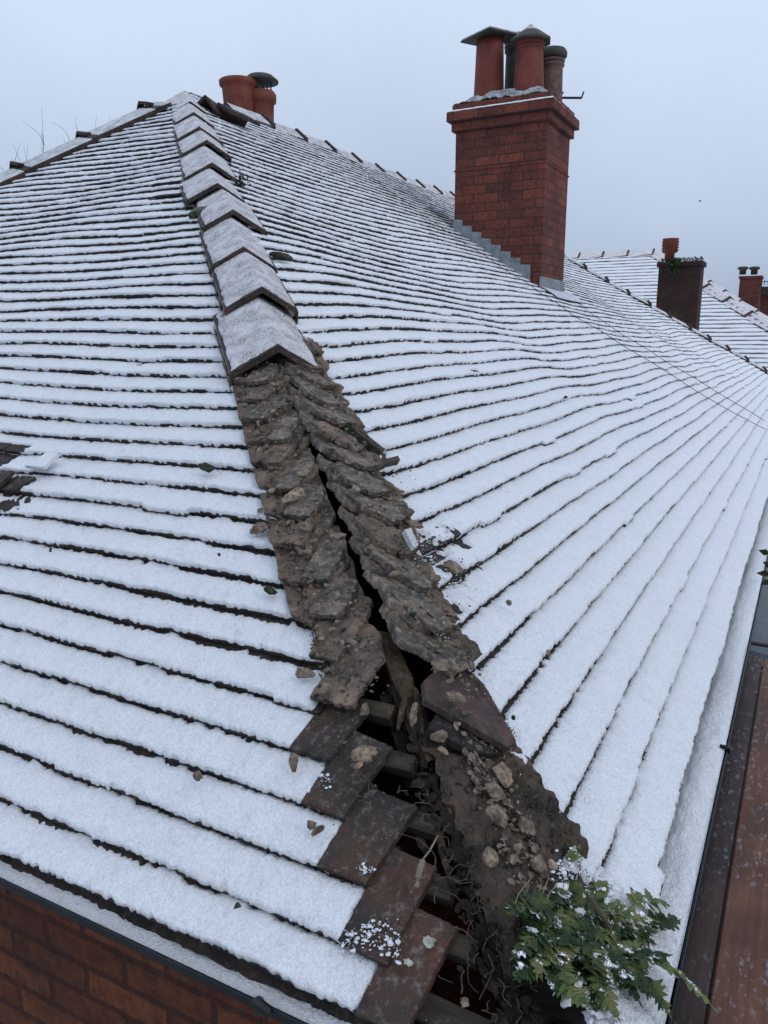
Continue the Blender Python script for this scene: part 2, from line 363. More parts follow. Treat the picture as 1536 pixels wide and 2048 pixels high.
def snow_courses(tg, Sx, k0, k1, u_start, u_end, c=.0042, lo=.0045, thick=.010, fine=True, hi=.06, mb=None):
    mb = mb or MB(); we = WE.get(tg, .036)
    fr = np.array([.05, .01, .0, .02, .045, .10, .18, .28, .38, .48, .58, .68, .78, .855, .905, .93])
    wa = np.array([-.010, -.0075, -.001, .006, .0095, .011, .011, .010, .010, .010, .010, .010, .0095, .008, .004, -.004])
    for k in range(k0, k1):
        v0 = vk(k, tg); v1 = vk(k + 1, tg); g = v1 - v0
        us0 = float(u_start(k, np.array(v0)))
        ue = float(u_end(v0 + g / 2))
        if ue - us0 < .05: continue
        us = usamp(Sx, v0, us0 - .05, ue, c, lo, hi)
        dist = np.linalg.norm(Sx.P(us, v0) - CAM, axis=-1)
        sel = np.arange(len(fr)) if (fine and dist.min() < 3.2) else np.array([0, 2, 3, 4, 6, 9, 12, 14, 15])
        f, a = fr[sel], wa[sel]
        A_lip = np.where((a < -.005)[:, None], .0055 * np.clip((2.8 - dist) / 1.2, 0, 1)[None, :], 0)
        dv, dw = tjit(tg, k, us); amp = np.clip(1.6 / dist, .35, 1.0)
        brd = sstep(.42, .62, vn(us * 9, k * 7.7, 47) * .7 + vn(us * 40, k * 3.7, 48) * .5)
        U, Fr = np.meshgrid(us, f); A = np.repeat(a[:, None], len(us), 1) * (thick / .010); A = np.where(Fr > .9, A + (.0085 - A) * brd[None, :], A); far_ = (.75 * np.clip((dist - 1.6) / 1.8, 0, 1))[None, :]; A = np.where(Fr > .88, A + (.0095 - A) * far_, A); A = A + A_lip; A = A + (A > .002) * .003 * (vn(us * 3.1, k * .9, 49) + vn(us * 11, k * 2.9, 50) * .5)[None, :]
        D = dist[None, :]; near = np.clip(2.2 / D, .3, 1)
        lip = (Fr < .05)
        lj = .0008 * vn(us * 70, k * 3.1, 41) + .0014 * vn(us * 210, k * 1.7, 43) + rng.normal(0, .0012, len(us))
        big = .0015 * vn(us * 12, k * 5.1, 44)
        uj = .0016 * vn(us * 190, k * 2.3, 45) + .0016 * vn(us * 28, k * 4.3, 46) + rng.normal(0, .0014, len(us))
        V = v0 + Fr * g + dv[None, :] * (1 - Fr.clip(0, 1)) + np.where(lip, (lj + big)[None, :], 0) + np.where(Fr > .84, (uj - .0062 * np.clip((2.2 - dist) / .9, 0, 1) + .006 * brd + .0095 * np.clip((dist - 1.5) / 1.2, 0, 1))[None, :], 0)
        Wt = we + dw[None, :] * (1 - Fr.clip(0, 1)) + (WT - .004 - we) * Fr.clip(0, 1.1)
        # keep the snow on the diagonal cut of the hip
        sh = u_start(k, V) - u_start(k, np.full_like(V, v0)); t_ = np.clip(1 - (U - us0) / .25, 0, 1)
        U = U + sh * t_
        C = cover(tg, U, V, u_start(k, V))
        nn = .0028 * fbm(U * 28, V * 28, 51, 3) + .0020 * vn(U * 120, V * 120, 52) + rng.normal(0, .0011, U.shape) * near
        body = np.where(A > .002, 1, 0)
        W = Wt + (A + nn * body) * C - .016 * (1 - C)
        # open every covering: where bare, tuck everything under the tile
        mb.grid(Sx.P(U, V, W))
    return mb

def tile_courses(tg, Sx, k0, k1, u_start, u_end, mb=None, L_=.19):
    mb = mb or MB(); we = WE.get(tg, .036); th = .013; ln = .165
    for k in range(k0, k1):
        v0 = vk(k, tg); ue = float(u_end(v0 + G / 2)); us = float(u_start(k, np.array(v0)))
        if ue - us < .02: continue
        i0 = math.floor((us + (k % 2) * TW / 2) / TW); n = math.ceil((ue - us) / TW) + 2
        for i in range(i0, i0 + n):
            a = i * TW - (k % 2) * TW / 2 + .0012; b = a + TW - .0024
            um = (a + b) / 2
            dv, dw = tjit(tg, k, np.array([um])); dv, dw = float(dv[0]), float(dw[0])
            va, vb = v0 + dv, min(v0 + ln, 5.56)
            la = float(u_start(k, np.array(va))) - .012; lb = float(u_start(k, np.array(vb))) - .012
            ra = float(u_end(va)); rb = float(u_end(vb))
            A0, A1 = max(a, la), max(a, lb); B0, B1 = min(b, ra), min(b, rb)
            if B0 - A0 < .004: continue
            if B1 - A1 < .003: A1 = min(A1, b - .003); B1 = A1 + .003
            wb = we - (we - WT) / G * (vb - v0)
            Tq = Sx.P([A0, B0, B1, A1], [va, va, vb, vb], [we + dw, we + dw, wb, wb])
            Bq = Sx.P([A0, B0, B1, A1], [va, va, vb, vb], [we + dw - th, we + dw - th, wb - th, wb - th])
            mb.hexa(Bq, Tq)
    return mb

AP = 4.67; KF = 16.6       # apex offset along the hip; far hip sum
house = empty('hipped_roof_house', (0, 0, -2.6), 'red brick house with snowy hipped tile roof, its near hip broken open', 'house')
TOPV = AP * SS
endL = lambda v: AP - .26 + (AP - v * CT) * .55
endR = lambda v: KF - v * CT
startL = lambda k, v: ubL(k, v)
startR = lambda k, v: ubR(k, v)
slL = tile_courses('L', SL, 0, 57, startL, lambda v: min(endL(v), 99)).build('roof_slope', M_TILED, house)
slL['label'] = 'left hip end slope of dark clay tiles'
snow_courses('L', SL, 0, 57, startL, endL).build('snow', M_SNOW, slL, True)
slR = tile_courses('R', SR, 0, 57, startR, endR).build('roof_slope', M_TILED, house)
slR['label'] = 'long right hand slope of dark clay tiles'
snow_courses('R', SR, 0, 57, startR, endR, thick=.010).build('snow', M_SNOW, slR, True)
# rear slopes
m = MB(); m.hexa([(AP, AP, T*AP-.03), (KF-AP, AP, T*AP-.03), (KF, 2*AP, -.03), (0, AP*1.55, -.03)], [(AP, AP, T*AP+.02), (KF-AP, AP, T*AP+.02), (KF, 2*AP, .02), (0, AP*1.55, .02)])
m.build('roof_slope', M_SNOW, house)['label'] = 'rear slope hidden beyond the ridge'
m = MB(); m.hexa([(KF-AP-.02, AP, T*AP-.04), (KF-.02, 0, -.04), (KF-.02, 2*AP, -.04), (KF-AP-.02, AP+.02, T*AP-.04)], [(KF-AP, AP, T*AP+.01), (KF, 0, .01), (KF, 2*AP, .01), (KF-AP, AP+.02, T*AP+.01)])
m.build('roof_slope', M_SNOW, house)['label'] = 'far end slope hidden beyond the far hip'
# walls
m = MB(); m.prism([(.1, .1, -2.7), (KF - .1, .1, -2.7), (KF - .1, 2 * AP - .1, -2.7), (.6, 2 * AP - .1, -2.7), (.1, AP * 1.55, -2.7)], [(.1, .1, -.12), (KF - .1, .1, -.12), (KF - .1, 2 * AP - .1, -.12), (.6, 2 * AP - .1, -.12), (.1, AP * 1.55, -.12)]); m.build('wall', M_BRICKW, house)

# ------------------------------------------------------------------ hip and ridge tiles
HD = np.array([1, 1, T]) / math.sqrt(2 + T * T)
def cap_tile(P0, P1, wA, wB, la, lb, h0, h1, up, th=.022, coll=.0, mb=None):
    """angular cap: P0 low end, P1 high end, wA wB wing directions"""
    mb = mb or MB(); up = np.array(up, float)
    prof = lambda P, h: [P + wA * la + up * (h - th * .3), P + up * (h + th), P + wB * lb + up * (h - th * .3), P + wB * (lb - .004) + up * (h - th * 1.3), P + up * h, P + wA * (la - .004) + up * (h - th * 1.3)]
    a = np.array(prof(P0, h0)); b = np.array(prof(P1, h1))
    V = np.vstack([a, b]); n = 6
    mb.add(V, [(0, 1, 4, 5), (1, 2, 3, 4), (11, 10, 7, 6), (10, 9, 8, 7)] + [(i, i + 6, (i + 1) % 6 + 6, (i + 1) % 6) for i in range(n)])
    return mb
def cap_snow(P0, P1, wA, wB, la, lb, h0, h1, up, th=.022, nu=70, nv=70, t=.007, inset=.012, seed=0):
    up = np.array(up, float); mb = MB()
    x = np.linspace(-1, 1, nv * 2 + 1); y = np.linspace(0, 1, nu)
    X, Y = np.meshgrid(x, y); P = P0 + (P1 - P0) * (Y[..., None])
    W = np.where(X[..., None] < 0, -X[..., None] * wA * la, X[..., None] * wB * lb)
    ht = (h0 + (h1 - h0) * Y) + th * (1 - 1.3 * np.abs(X))
    ed = np.minimum.reduce([(1 - np.abs(X)) * la, Y * np.linalg.norm(P1 - P0)])
    nb = fbm(X * 9 + seed, Y * 14, 61 + seed, 3)
    C = sstep(-.002, .012, ed - .006 + nb * .010)
    ridge_thin = sstep(.0, .12, np.abs(X) + nb * .08)
    nn = t + .0022 * fbm(X * 30, Y * 40 + seed, 70, 3) + rng.normal(0, .0009, X.shape)
    hh = ht + nn * C * (.45 + .55 * ridge_thin) - .006 * (1 - C)
    mb.grid(P + W + hh[..., None] * up); return mb
def nrm(a): a = np.array(a, float); return a / np.linalg.norm(a)
WL = nrm((-1, 1 + T * T, -T)); WR = nrm((1 + T * T, -1, -T))
S_ENDS = [1.37, 1.70, 2.025, 2.35, 2.675, 2.995, 3.33, 3.655, 3.98, 4.30, 4.68]
for i in range(10):
    s0, s1 = S_ENDS[i], S_ENDS[i + 1] + .05
    off = np.array([-.028, .028, 0]) * (1 - i / 9) + np.array([rng.normal(0, .008), rng.normal(0, .008), 0]) + np.array([.012, -.012, -.045]) * (i / 9) ** 1.5
    P0 = np.array([s0, s0, T * s0]) + off; P1 = np.array([s1, s1, T * s1]) + off
    h0 = .088 + rng.normal(0, .008); h1 = .045 + rng.normal(0, .006)
    la, lb = .168 + rng.normal(0, .008), .152 + rng.normal(0, .008)
    o = cap_tile(P0, P1, WL, WR, la, lb, h0, h1, (0, 0, 1)).build('hip_tile', M_HIP, house)
    nu = int(np.clip(130 - i * 12, 30, 200))
    cap_snow(P0 + HD * .004, P1 - HD * .02, WL, WR, la, lb, h0, h1, (0, 0, 1), nu=nu, nv=nu // 2, seed=i).build('snow', M_SNOWT, o, True)
    # bedding mortar under the wings
    mb = MB()
    for wd, ll in ((WL, la), (WR, lb)):
        xs = np.linspace(0, 1, 40); ys = np.linspace(0, 1, 5); X, Y = np.meshgrid(xs, ys)
        Q = P0 + (P1 - P0) * X[..., None] * .9 + wd * (ll + .004 - .006 * Y[..., None] + .006 * fbm(X * 20, Y * 3, i)[..., None]) + np.array([0, 0, 1.]) * ((h0 + (h1 - h0) * X - .018) * (1 - Y) - .01 * Y)[..., None]
        mb.grid(Q)
    mb.build('mortar_bedding', M_MORT, house, True)
# left hip (other side of the hip end) with upstanding collars
def edge_line(Pa, Pb, n, wA, wB, l, collars, seed, h=.05, name='hip_tile', snow=M_SNOWT, nu=24, lipdark=True, zsag=None, start=0.0, coll=(.045,.075,.045)):
    Pa, Pb = np.array(Pa, float), np.array(Pb, float)
    for i in range(n):
        a = Pa + (Pb - Pa) * (start + (1-start)*i / n); b = Pa + (Pb - Pa) * (start + (1-start)*(i + 1) / n) + nrm(Pb - Pa) * .03
        if zsag is not None:
            a = a + np.array([0, 0, zsag(a[0], a[1])]); b = b + np.array([0, 0, zsag(b[0], b[1])])
        hh = h + rng.normal(0, .006)
        mb = cap_tile(a, b, wA, wB, l, l, hh + .016, hh - .008, (0, 0, 1), th=.02)
        if collars:
            d = nrm(b - a)
            for sgn in (0,):
                prof0 = a + d * .0; c = cap_tile(prof0 - d * .004, prof0 + d * coll[0], wA, wB, l * .98, l * .98, hh + coll[1], hh + coll[2], (0, 0, 1), th=.02)
                mb.v += c.v; mb.f += [tuple(q + mb.n for q in f_) for f_ in c.f]; mb.n += c.n
        o = mb.build(name, M_HIP, house)
        cap_snow(a + nrm(b - a) * (.012 + (.035 if collars else 0)), b - nrm(b - a) * .02, wA, wB, l, l, hh + .012, hh - .004, (0, 0, 1), th=.02, nu=nu, nv=12, seed=seed + i).build('snow', snow, o, True)
WL2 = nrm((-1, -(1 + T * T), -T)); WB2 = nrm((1 + T * T, 1, -T))
HL = lambda s_: np.array([s_ + .03, AP + (AP - s_) * .55 - .03, T * s_ - .062])
d2 = nrm(HL(1) - HL(4)); W2A = np.cross((-ST, 0, CT), d2); W2A = nrm(W2A * (-1 if W2A[1] > 0 else 1)); W2A = nrm(W2A + np.array([0, 0, .16])); W2B = nrm((.45, .8, -.45))
ee = [1.65 + .44 * i for i in range(7)] + [AP - .30]
for i in range(7):
    a_, b_ = HL(ee[i]), HL(ee[i + 1]) - d2 * .03
    mb = cap_tile(a_, b_, W2A, W2B, .33, .20, .115, .105, (0, 0, 1), th=.034); o = mb.build('hip_tile', M_HIP, house)
    cap_snow(a_ - d2 * .05, b_, W2A, W2B, .315, .20, .113, .106, (0, 0, 1), th=.034, nu=30, nv=18, seed=30 + i).build('snow', M_SNOWM, o, True)
    cap_tile(a_ - d2 * .0, a_ - d2 * .055, W2A, W2B, .17, .12, .165 + rng.normal(0, .01), .15, (0, 0, 1), th=.022).build('hip_tile_collar', M_HIP, o)
    cap_snow(a_ - d2 * .004, a_ - d2 * .05, W2A, W2B, .16, .11, .166, .152, (0, 0, 1), nu=8, nv=8, t=.004, seed=i).build('snow', M_SNOWM, o, True)
# ridge, seen from the right slope
WRf, WRb = nrm((0, -1, -T)), nrm((0, 1, -T))
edge_line((KF - AP, AP, T * AP), (AP + .55, AP, T * AP), 12, WRb, WRf, .16, True, 50, .05, 'ridge_tile', zsag=lambda x, y: -.03 * math.exp(-((x - 8.5) / 1.5) ** 2), coll=(.03,.04,.03))
# far hip
WF1, WF2 = nrm((-(1 + T * T), -1, -T)), nrm((1, 1 + T * T, -T))
def farz(x, y): return float(sagR(np.array(x), np.array(y * SS))) * .9
edge_line((KF, 0, 0), (KF - AP, AP, T * AP), 15, WF1, WF2, .15, True, 70, .05, zsag=farz, nu=14, coll=(.03,.05,.03))
# loose ridge tiles near the apex
for (px, py, d, rz, rx, sz) in [(437, 212, 7.2, .3, .5, (.36, .20, .03)), (462, 226, 7.1, .8, -.5, (.34, .16, .04))]:
    u, v = SR.hit(px, py + 12, .05); P = SR.P(u, v, .05)
    mb = MB(); a = np.array(P) + np.array([-.16 * math.cos(rz*.3), .0, .02]); b = a + np.array([.33, .05 * (1 if rx > 0 else -1), -.03])
    cap_tile(a, b, nrm((0, 1, -.5 + rx * .5)), nrm((0, -1, -.5 - rx * .5)), .12, .12, .045, .04, (0, 0, 1), th=.03, mb=mb); mb.build('ridge_tile', M_HIP, house)['label'] = 'loose tilted ridge tile by the apex'

# ------------------------------------------------------------------ exposed tiles and mortar along the open hip
def strip(side, k, a_fn, b_fn, res=.0042, amp=1.0):
    Sx = SL if side == 'L' else SR; v0 = vk(k, side); Ln = .24
    nv = int(Ln / res); du = .30; nu = int(du / res)
    fv = np.linspace(0, 1, nv); V0 = v0 + Ln * fv
    t_ = np.linspace(0, 1, nu)
    Tm, Vm = np.meshgrid(t_, V0)
    sd = k * 7 + (0 if side == 'L' else 300)
    A = a_fn(k, Vm); B = b_fn(k, Vm); U = A + (B - A) * Tm
    low = np.clip(1 - (Vm - v0) / .03, 0, 1)
    V = Vm + low * (.010 * fbm(U * 34, k * 1.0, sd + 1, 3) + .012 * vn(U * 9, k, sd + 9) + (U - U.mean()) * rng.normal(0, .12)) 
    base = (.050 - (.21 if side == 'L' else .21) * (Vm - v0))
    lump = .017 * np.maximum(-.2, fbm(U * 14, V * 14, 5, 4)) * amp + .007 * fbm(U * 50, V * 50, 6, 3) * amp
    rid = .006 * (1 - np.abs(fbm(U * 22, V * 22, 8, 3))) * amp
    tilt = (.012 if side == 'R' else -.004) * (1 - Tm) + rng.normal(0, .003)
    W = base + lump + rid + tilt + rng.normal(0, .0006, U.shape)
    # skirts: lower lip and hip side edge
    Pg = Sx.P(U, V, W)
    lip = Sx.P(U[0], V[0] + .004, W[0] - .022); Pg = np.concatenate([lip[None], Pg], 0)
    sidec = Sx.P(np.concatenate([[U[0, 0]], U[:, 0]]) + .004, np.concatenate([[V[0, 0]], V[:, 0]]), np.concatenate([[W[0, 0] - .022], W[:, 0] - .03]))
    Pg = np.concatenate([sidec[:, None], Pg], 1)
    grey = (Tm + .35 * fbm(U * 16, V * 16, 404, 4)) < (.42 if side == 'L' else .62)
    Pg[1:, 1:] += (np.where(grey, -.007, .003) + 0)[..., None] * Sx.N
    mb = MB(); mb.grid(Pg); mb.grey = np.pad(grey, ((1, 0), (1, 0)), mode='edge')[:-1, :-1].ravel(); return mb
def strip_build(mb, label):
    o = mb.build('exposed_tile', M_MORT, house, True); o.data.materials.append(M_GREYT)
    if len(mb.grey) == len(o.data.polygons): o.data.polygons.foreach_set('material_index', mb.grey.astype(np.int32))
    o['label'] = label
def aL(k, v):
    v0 = vk(k, 'L'); c0 = .125 + .03 * math.sin(k * 2.3)
    cl_ = .016 if k >= 12 else 0
    return np.maximum(v * CT + .040 - cl_ + .006 * vn(v * 40, k, 5), (v0 + c0) * CT + .042 + .003 * vn(v * 60, k, 6) + .10 * (v - v0) * math.sin(k * 1.7) * .5)
def bL(k, v): return v * CT + .265 + .0 * v
def aR(k, v):
    v0 = vk(k, 'R'); c0 = .135 + .03 * math.sin(k * 3.1)
    cl_ = .010 if k >= 12 else 0
    return np.maximum(v * CT - .040 - cl_ + .006 * vn(v * 35, k, 15), (v0 + c0) * CT - .038 + .004 * vn(v * 50, k, 16) + .12 * (v - v0) * math.sin(k * 2.7) * .5)
def bR(k, v): return ubR(k, v) + .05
for k in range(17, 6, -1):
    strip_build(strip('L', k, aL, bL), 'hip end tile caked in old mortar')
for k in range(17, 4, -1):
    strip_build(strip('R', k, aR, bR), 'cut tile edge caked in dark mortar')

def poly_tile(Sx, pts, wl=.046, wh=.028, th=.014, m=M_TILEB, name='exposed_tile', jag=.0005, label=None):
    """cut clay tile from a (u, v) outline, thick, slightly tilted, gently rough"""
    pts = [np.array(p, float) for p in pts]; vmin = min(p[1] for p in pts); vmax = max(p[1] for p in pts)
    Q = []
    for i, p in enumerate(pts):
        q = pts[(i + 1) % len(pts)]; n = max(2, int(np.linalg.norm(q - p) / .008))
        for j in range(n): Q.append(p + (q - p) * j / n + rng.normal(0, jag, 2))
    Q = np.array(Q); c = Q.mean(0); wf = lambda q: wl + (wh - wl) * (q[..., 1] - vmin) / (vmax - vmin)
    rings = [1.0, .985, .9, .75, .55, .3, .08]
    R0 = [Sx.P(Q[:, 0], Q[:, 1], wf(Q) - th)]
    for j, r in enumerate(rings):
        q = c + (Q - c) * r
        R0.append(Sx.P(q[:, 0], q[:, 1], wf(q) - (.0012 if j == 0 else 0) + .0007 * fbm(q[:, 0] * 60, q[:, 1] * 60, 77, 3)))
    P = np.stack(R0, 0); P = np.concatenate([P, P[:, :1]], 1); mb = MB(); mb.grid(P)
    mb.add(P[-1][:-1], [tuple(range(len(Q)))]); mb.add(P[0][:-1], [tuple(range(len(Q)))[::-1]])
    o = mb.build(name, m, house)
    if label: o['label'] = label
    return o
for k in range(7, 17):
    v0 = vk(k, 'L') - .004; uc = (v0 + .125 + .03 * math.sin(k * 2.3)) * CT + .040 + rng.normal(0, .004); r_ = rng.normal(0, .010); wd = rng.uniform(.05, .085)
    vt = v0 + rng.uniform(.12, .16); hip = lambda v: v * CT + .046
    poly_tile(SL, [(uc + wd, v0 + rng.normal(0, .004)), (uc + wd * .4, v0 + rng.normal(0, .003)), (uc, v0 + .004 + rng.uniform(0, .01)), (uc + r_, v0 + .07), (max(hip(vt) - .002, uc + r_ * 2), vt), (hip(vt) + wd, vt)], .066, .038, th=.015, m=M_GREYT if k % 3 else M_MORT, jag=.0016, label='broken corner of a dusty grey tile')
for k in range(6, 17):
    v0 = vk(k, 'R') - .004; uc = (v0 + .135 + .03 * math.sin(k * 3.1)) * CT - .040 + rng.normal(0, .004); wd = rng.uniform(.04, .075); vt = v0 + rng.uniform(.15, .21); r_ = rng.normal(0, .010)
    poly_tile(SR, [(uc, v0 + .006), (uc + wd * .5, v0 + rng.normal(0, .003)), (uc + wd, v0 + rng.normal(0, .004)), (uc + wd + .10, vt), (max(vt * CT - .040, uc + r_), vt), (uc + r_ * .5, v0 + .08)], .070, .036, th=.016, m=M_GREYT if k % 4 else M_MORT, jag=.0018, label='long dusty edge of a cut tile')
poly_tile(SL, [(.712, .561), (.645, .563), (.640, .69), (.66, .76), (.74, .76), (.76, .70)], .050, .02, m=M_MORT, jag=.002)
poly_tile(SL, [(.66, .465), (.559, .466), (.557, .604), (.600, .672), (.66, .70)], .052, .016, m=M_MORT, jag=.002, label='mortar stained tile above the hole')
poly_tile(SL, [(.655, .359), (.562, .355), (.544, .50), (.64, .53)], 0.036, 0.006)
poly_tile(SL, [(.575, .266), (.482, .260), (.462, .425), (.56, .44)], 0.036, 0.01, label='bare tile carrying a pale mortar lump')
poly_tile(SL, [(.490, .172), (.393, .168), (.369, .327), (.48, .34)], 0.036, 0.01)
poly_tile(SL, [(.400, .076), (.312, .069), (.298, .239), (.39, .25)], 0.036, 0.01)
poly_tile(SL, [(.330, -.006), (.249, -.004), (.232, .163), (.32, .17)], 0.036, 0.012, label='lowest bare tile with white lichen spot')
# right side: long clean tile ends above the bank
poly_tile(SR, [(.446, .357), (.481, .352), (.58, .47), (.60, .56), (.455, .56), (.405, .53)], .052, .03, m=M_TILE, label='long purple brown tile end')
poly_tile(SR, [(.395, .40), (.455, .350), (.47, .42), (.43, .50), (.37, .49)], .030, .016, m=M_TILED)
for (px, py, r_) in [(857, 1882, .016), (818, 1926, .010)]:
    u0, v0 = SL.hit(px, py, .03); mb = MB(); n_ = 40; an = np.linspace(0, 2 * math.pi, n_, endpoint=False); rr = r_ * (.75 + .35 * fbm(np.cos(an) * 3, np.sin(an) * 3 + px, 7, 3))
    hh = .012 + .024 * (1 - np.clip((v0 + rr * np.sin(an) * .7 + .005) / .17, 0, 1)) + .004
    mb.prism(SL.P(u0 + rr * np.cos(an), v0 + rr * .7 * np.sin(an), hh - .003), SL.P(u0 + rr * np.cos(an) * .95, v0 + rr * .66 * np.sin(an), hh)); mb.build('lichen', M_LICH, house)
# battens
for (v, u1) in [(.502, .498), (.408, .412), (.310, .318), (.215, .262), (.142, .194)]:
    mb = MB(); us = np.linspace(u1, .75 + v * .4, 14)
    for dwn in (0,):
        P = []
        for (dv, w_) in [(-.017, -.030), (-.017, -.002), (-.0155, 0), (.0155, 0), (.017, -.002), (.017, -.030)]:
            P.append(SL.P(us + .003 * (dv > 0), v + dv, w_ + .0006 * vn(us * 60, dv * 80 + v)))
        P = np.array(P); P = np.concatenate([P, P[:1]], 0); mb.grid(P); mb.add(P[:-1, 0], [tuple(range(6))])
    mb.build('batten', M_BATT, house)
# lower long piece at the eaves
mb = MB(); us = np.linspace(.10, .45, 20)
P = np.array([SL.P(us, .050 + dv + .03 * (us - .25), w_) for dv, w_ in [(-.02, -.05), (-.02, -.012), (.018, -.012), (.018, -.05)]]); P = np.concatenate([P, P[:1]], 0)
mb.grid(P); mb.add(P[:-1, 0], [(0, 1, 2, 3)]); mb.build('batten', M_BATT, house)
# rotten hip rafter
mb = MB(); ss = np.linspace(.37, .60, 110); th_ = np.linspace(0, 2 * math.pi, 26)
A_, B_ = np.meshgrid(th_, ss)
prf = lambda a: (np.sign(np.cos(a)) * np.abs(np.cos(a)) ** .5, np.sign(np.sin(a)) * np.abs(np.sin(a)) ** .5)
cx, cz = prf(A_); rr = 1 + .30 * fbm(A_ * 3.5, B_ * 30, 91, 5) + .16 * vn(A_ * 9, B_ * 14, 93) - .2 * (np.abs(np.sin(A_ * 4 + 2 * vn(B_ * 9, 0))) < .12)
side = nrm((-1, 1, 0)); upv = np.array([0, 0, 1.])
C0 = np.stack([B_, B_, T * B_ - .045], -1) + side * .012
mb.grid(C0 + side * (cx * .021 * rr)[..., None] + upv * (cz * .035 * rr)[..., None]); mb.build('hip_rafter', M_RAFT, house, True)

def bank(v0, v1, dA, dB, w_fn, m, name, res=.0045, label=None):
    nv = int((v1 - v0) / res); nu = 90
    V, Tm = np.meshgrid(np.linspace(v0, v1, nv), np.linspace(0, 1, nu), indexing='ij')
    a = np.array([dA(q) for q in V[:, 0]])[:, None]; b = np.array([dB(q) for q in V[:, 0]])[:, None]
    D = a + (b - a) * Tm; U = V * CT + D
    mb = MB(); mb.grid(SR.P(U, V, w_fn(U, V, D) + rng.normal(0, .0007, U.shape)))
    o = mb.build(name, m, house, True)
    if label: o['label'] = label
    return o
def wbank(U, V, D):
    n1 = fbm(U * 12, V * 12, 101, 4); n2 = fbm(U * 42, V * 42, 102, 3) + .6 * (1 - np.abs(fbm(U * 30, V * 30, 104, 3)) * 3).clip(0, 1)
    return .012 + .030 * n1 + .011 * n2 - .05 * sstep(.16, .09, V + .03 * n1) - .045 * sstep(.06, -.03, D) + .030 * sstep(.11, .2, D - .09 * (V > .3) * 0)
bank(.09, .50, lambda v: -.03, lambda v: float(np.interp(v, [.0, .19, .29, .36, .37, .42, .6], [.29, .262, .225, .20, .20, .14, .10])), wbank, M_MORTD, 'mortar_bank', label='crumbled mortar bed beside the hole')
def wsoil(U, V, D):
    n1 = fbm(U * 9, V * 9, 111, 4); n2 = fbm(U * 55, V * 55, 112, 3)
    hole_ = gauss(U, .12, .028) * gauss(V, .045, .03)
    return -.042 + .03 * n1 + .010 * n2 + .05 * sstep(.0, .2, D) - .12 * hole_
bank(-.04, .24, lambda v: -.045, lambda v: .26, wsoil, M_SOIL, 'debris_bed', label='dark rotten debris under the fern')
# dark soil smear beside the rafter under the battens
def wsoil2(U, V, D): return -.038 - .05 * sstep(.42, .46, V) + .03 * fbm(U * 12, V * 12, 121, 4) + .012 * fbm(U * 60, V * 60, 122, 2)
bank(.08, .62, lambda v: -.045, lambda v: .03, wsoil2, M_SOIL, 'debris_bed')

# ------------------------------------------------------------------ gutters
def gutter(side, u0, u1, xo, zo, snow_z, rimc):
    n = 11; mb = MB(); xi = .045
    def Pt(u, x, z): return (x, u, z) if side == 'L' else (u, x, z)
    us = np.linspace(u0, u1, 60)
    prof = [(xo - .006, zo + .002), (xo - .006, zo - .006)] + [(xo + (xi - xo) * .5 * (1 - math.cos(a)), zo - .006 - (.034 if side == 'L' else .055) * math.sin(a)) for a in np.linspace(0, math.pi, n)] + [(xi, zo)]
    prof_in = [(x + (.004 if i < 2 else 0), z + .004) for i, (x, z) in enumerate(prof)][::-1]
    full = prof + prof_in + [prof[0]]
    P = np.array([[Pt(u, x, z) for u in us] for x, z in full]); mb.grid(P)
    # rolled rim
    mb.tube([Pt(u, xo - .003, zo + .002) for u in us], 0.0045 if side == 'L' else .003, 8)
    o = mb.build('gutter', rimc, house, True)
    uu = [u0]
    while uu[-1] < u1: uu.append(uu[-1] + min(max(.004 * (abs(uu[-1]) + .8), .0045), .05))
    X, Uu = np.meshgrid(np.linspace(0, 1, 22), np.array(uu))
    x = xo + (.010 if side == 'L' else .003) + (xi - xo - .012) * X
    z = snow_z + .010 * np.sin(np.clip(X * 1.15, 0, 1) * math.pi) ** .7 * (1 - .5 * X) + .003 * fbm(x * 40, Uu * 20, 131, 3) + rng.normal(0, .0008, x.shape)
    z = z - .010 * sstep(.55, 1, X) + .004 * vn(Uu * 6, X * 2, 5)
    P = np.stack([x, Uu, z], -1) if side == 'L' else np.stack([Uu, x, z], -1)
    m2 = MB(); m2.grid(P); m2.build('snow', M_SNOW, o, True); return o
gutter('L', -.02, 3.0, -.040, -.014, -.026, M_BLACK)
gutter('R', -.03, 12.0, -.072, -.052, -.052, M_BLACK)
# fascia boards and brackets
mb = MB(); mb.box((.062, 1.5, -.07), (.018, 3.2, .12)); mb.build('fascia', M_BLACK, house)
mb = MB(); mb.box((6.5, .062, -.07), (13, .018, .12)); mb.build('fascia', M_BLACK, house)
# dark mossy under-eave tile course (L) just proud of the gutter
mb = MB(); X, Uu = np.meshgrid(np.linspace(0, 1, 10), np.arange(.3, 3.2, .006))
P = np.stack([-.004 + .022 * X + .003 * fbm(Uu * 60, X * 4, 3), Uu, .016 - .034 * (1 - X) ** 1.0 + .004 * fbm(Uu * 40, X * 9, 8)], -1); mb.grid(P)
mb.build('undercloak', M_TILED, house, True)
for x, y, w_ in [(1.22, -.072, .012)]:
    mb = MB(); mb.box((x, y - .004, -.047), (.018, .012, .016)); mb.box((x, y + .006, -.043), (.006, .02, .008)); mb.build('gutter_bracket', M_BLACK, house)
for yy in (.50,):
    mb = MB(); mb.tube([(-.035, yy, -.02), (-.055, yy - .012, .0), (-.05, yy - .03, -.012)], .01, 8); mb.build('gutter_bracket', M_BLACK, house)

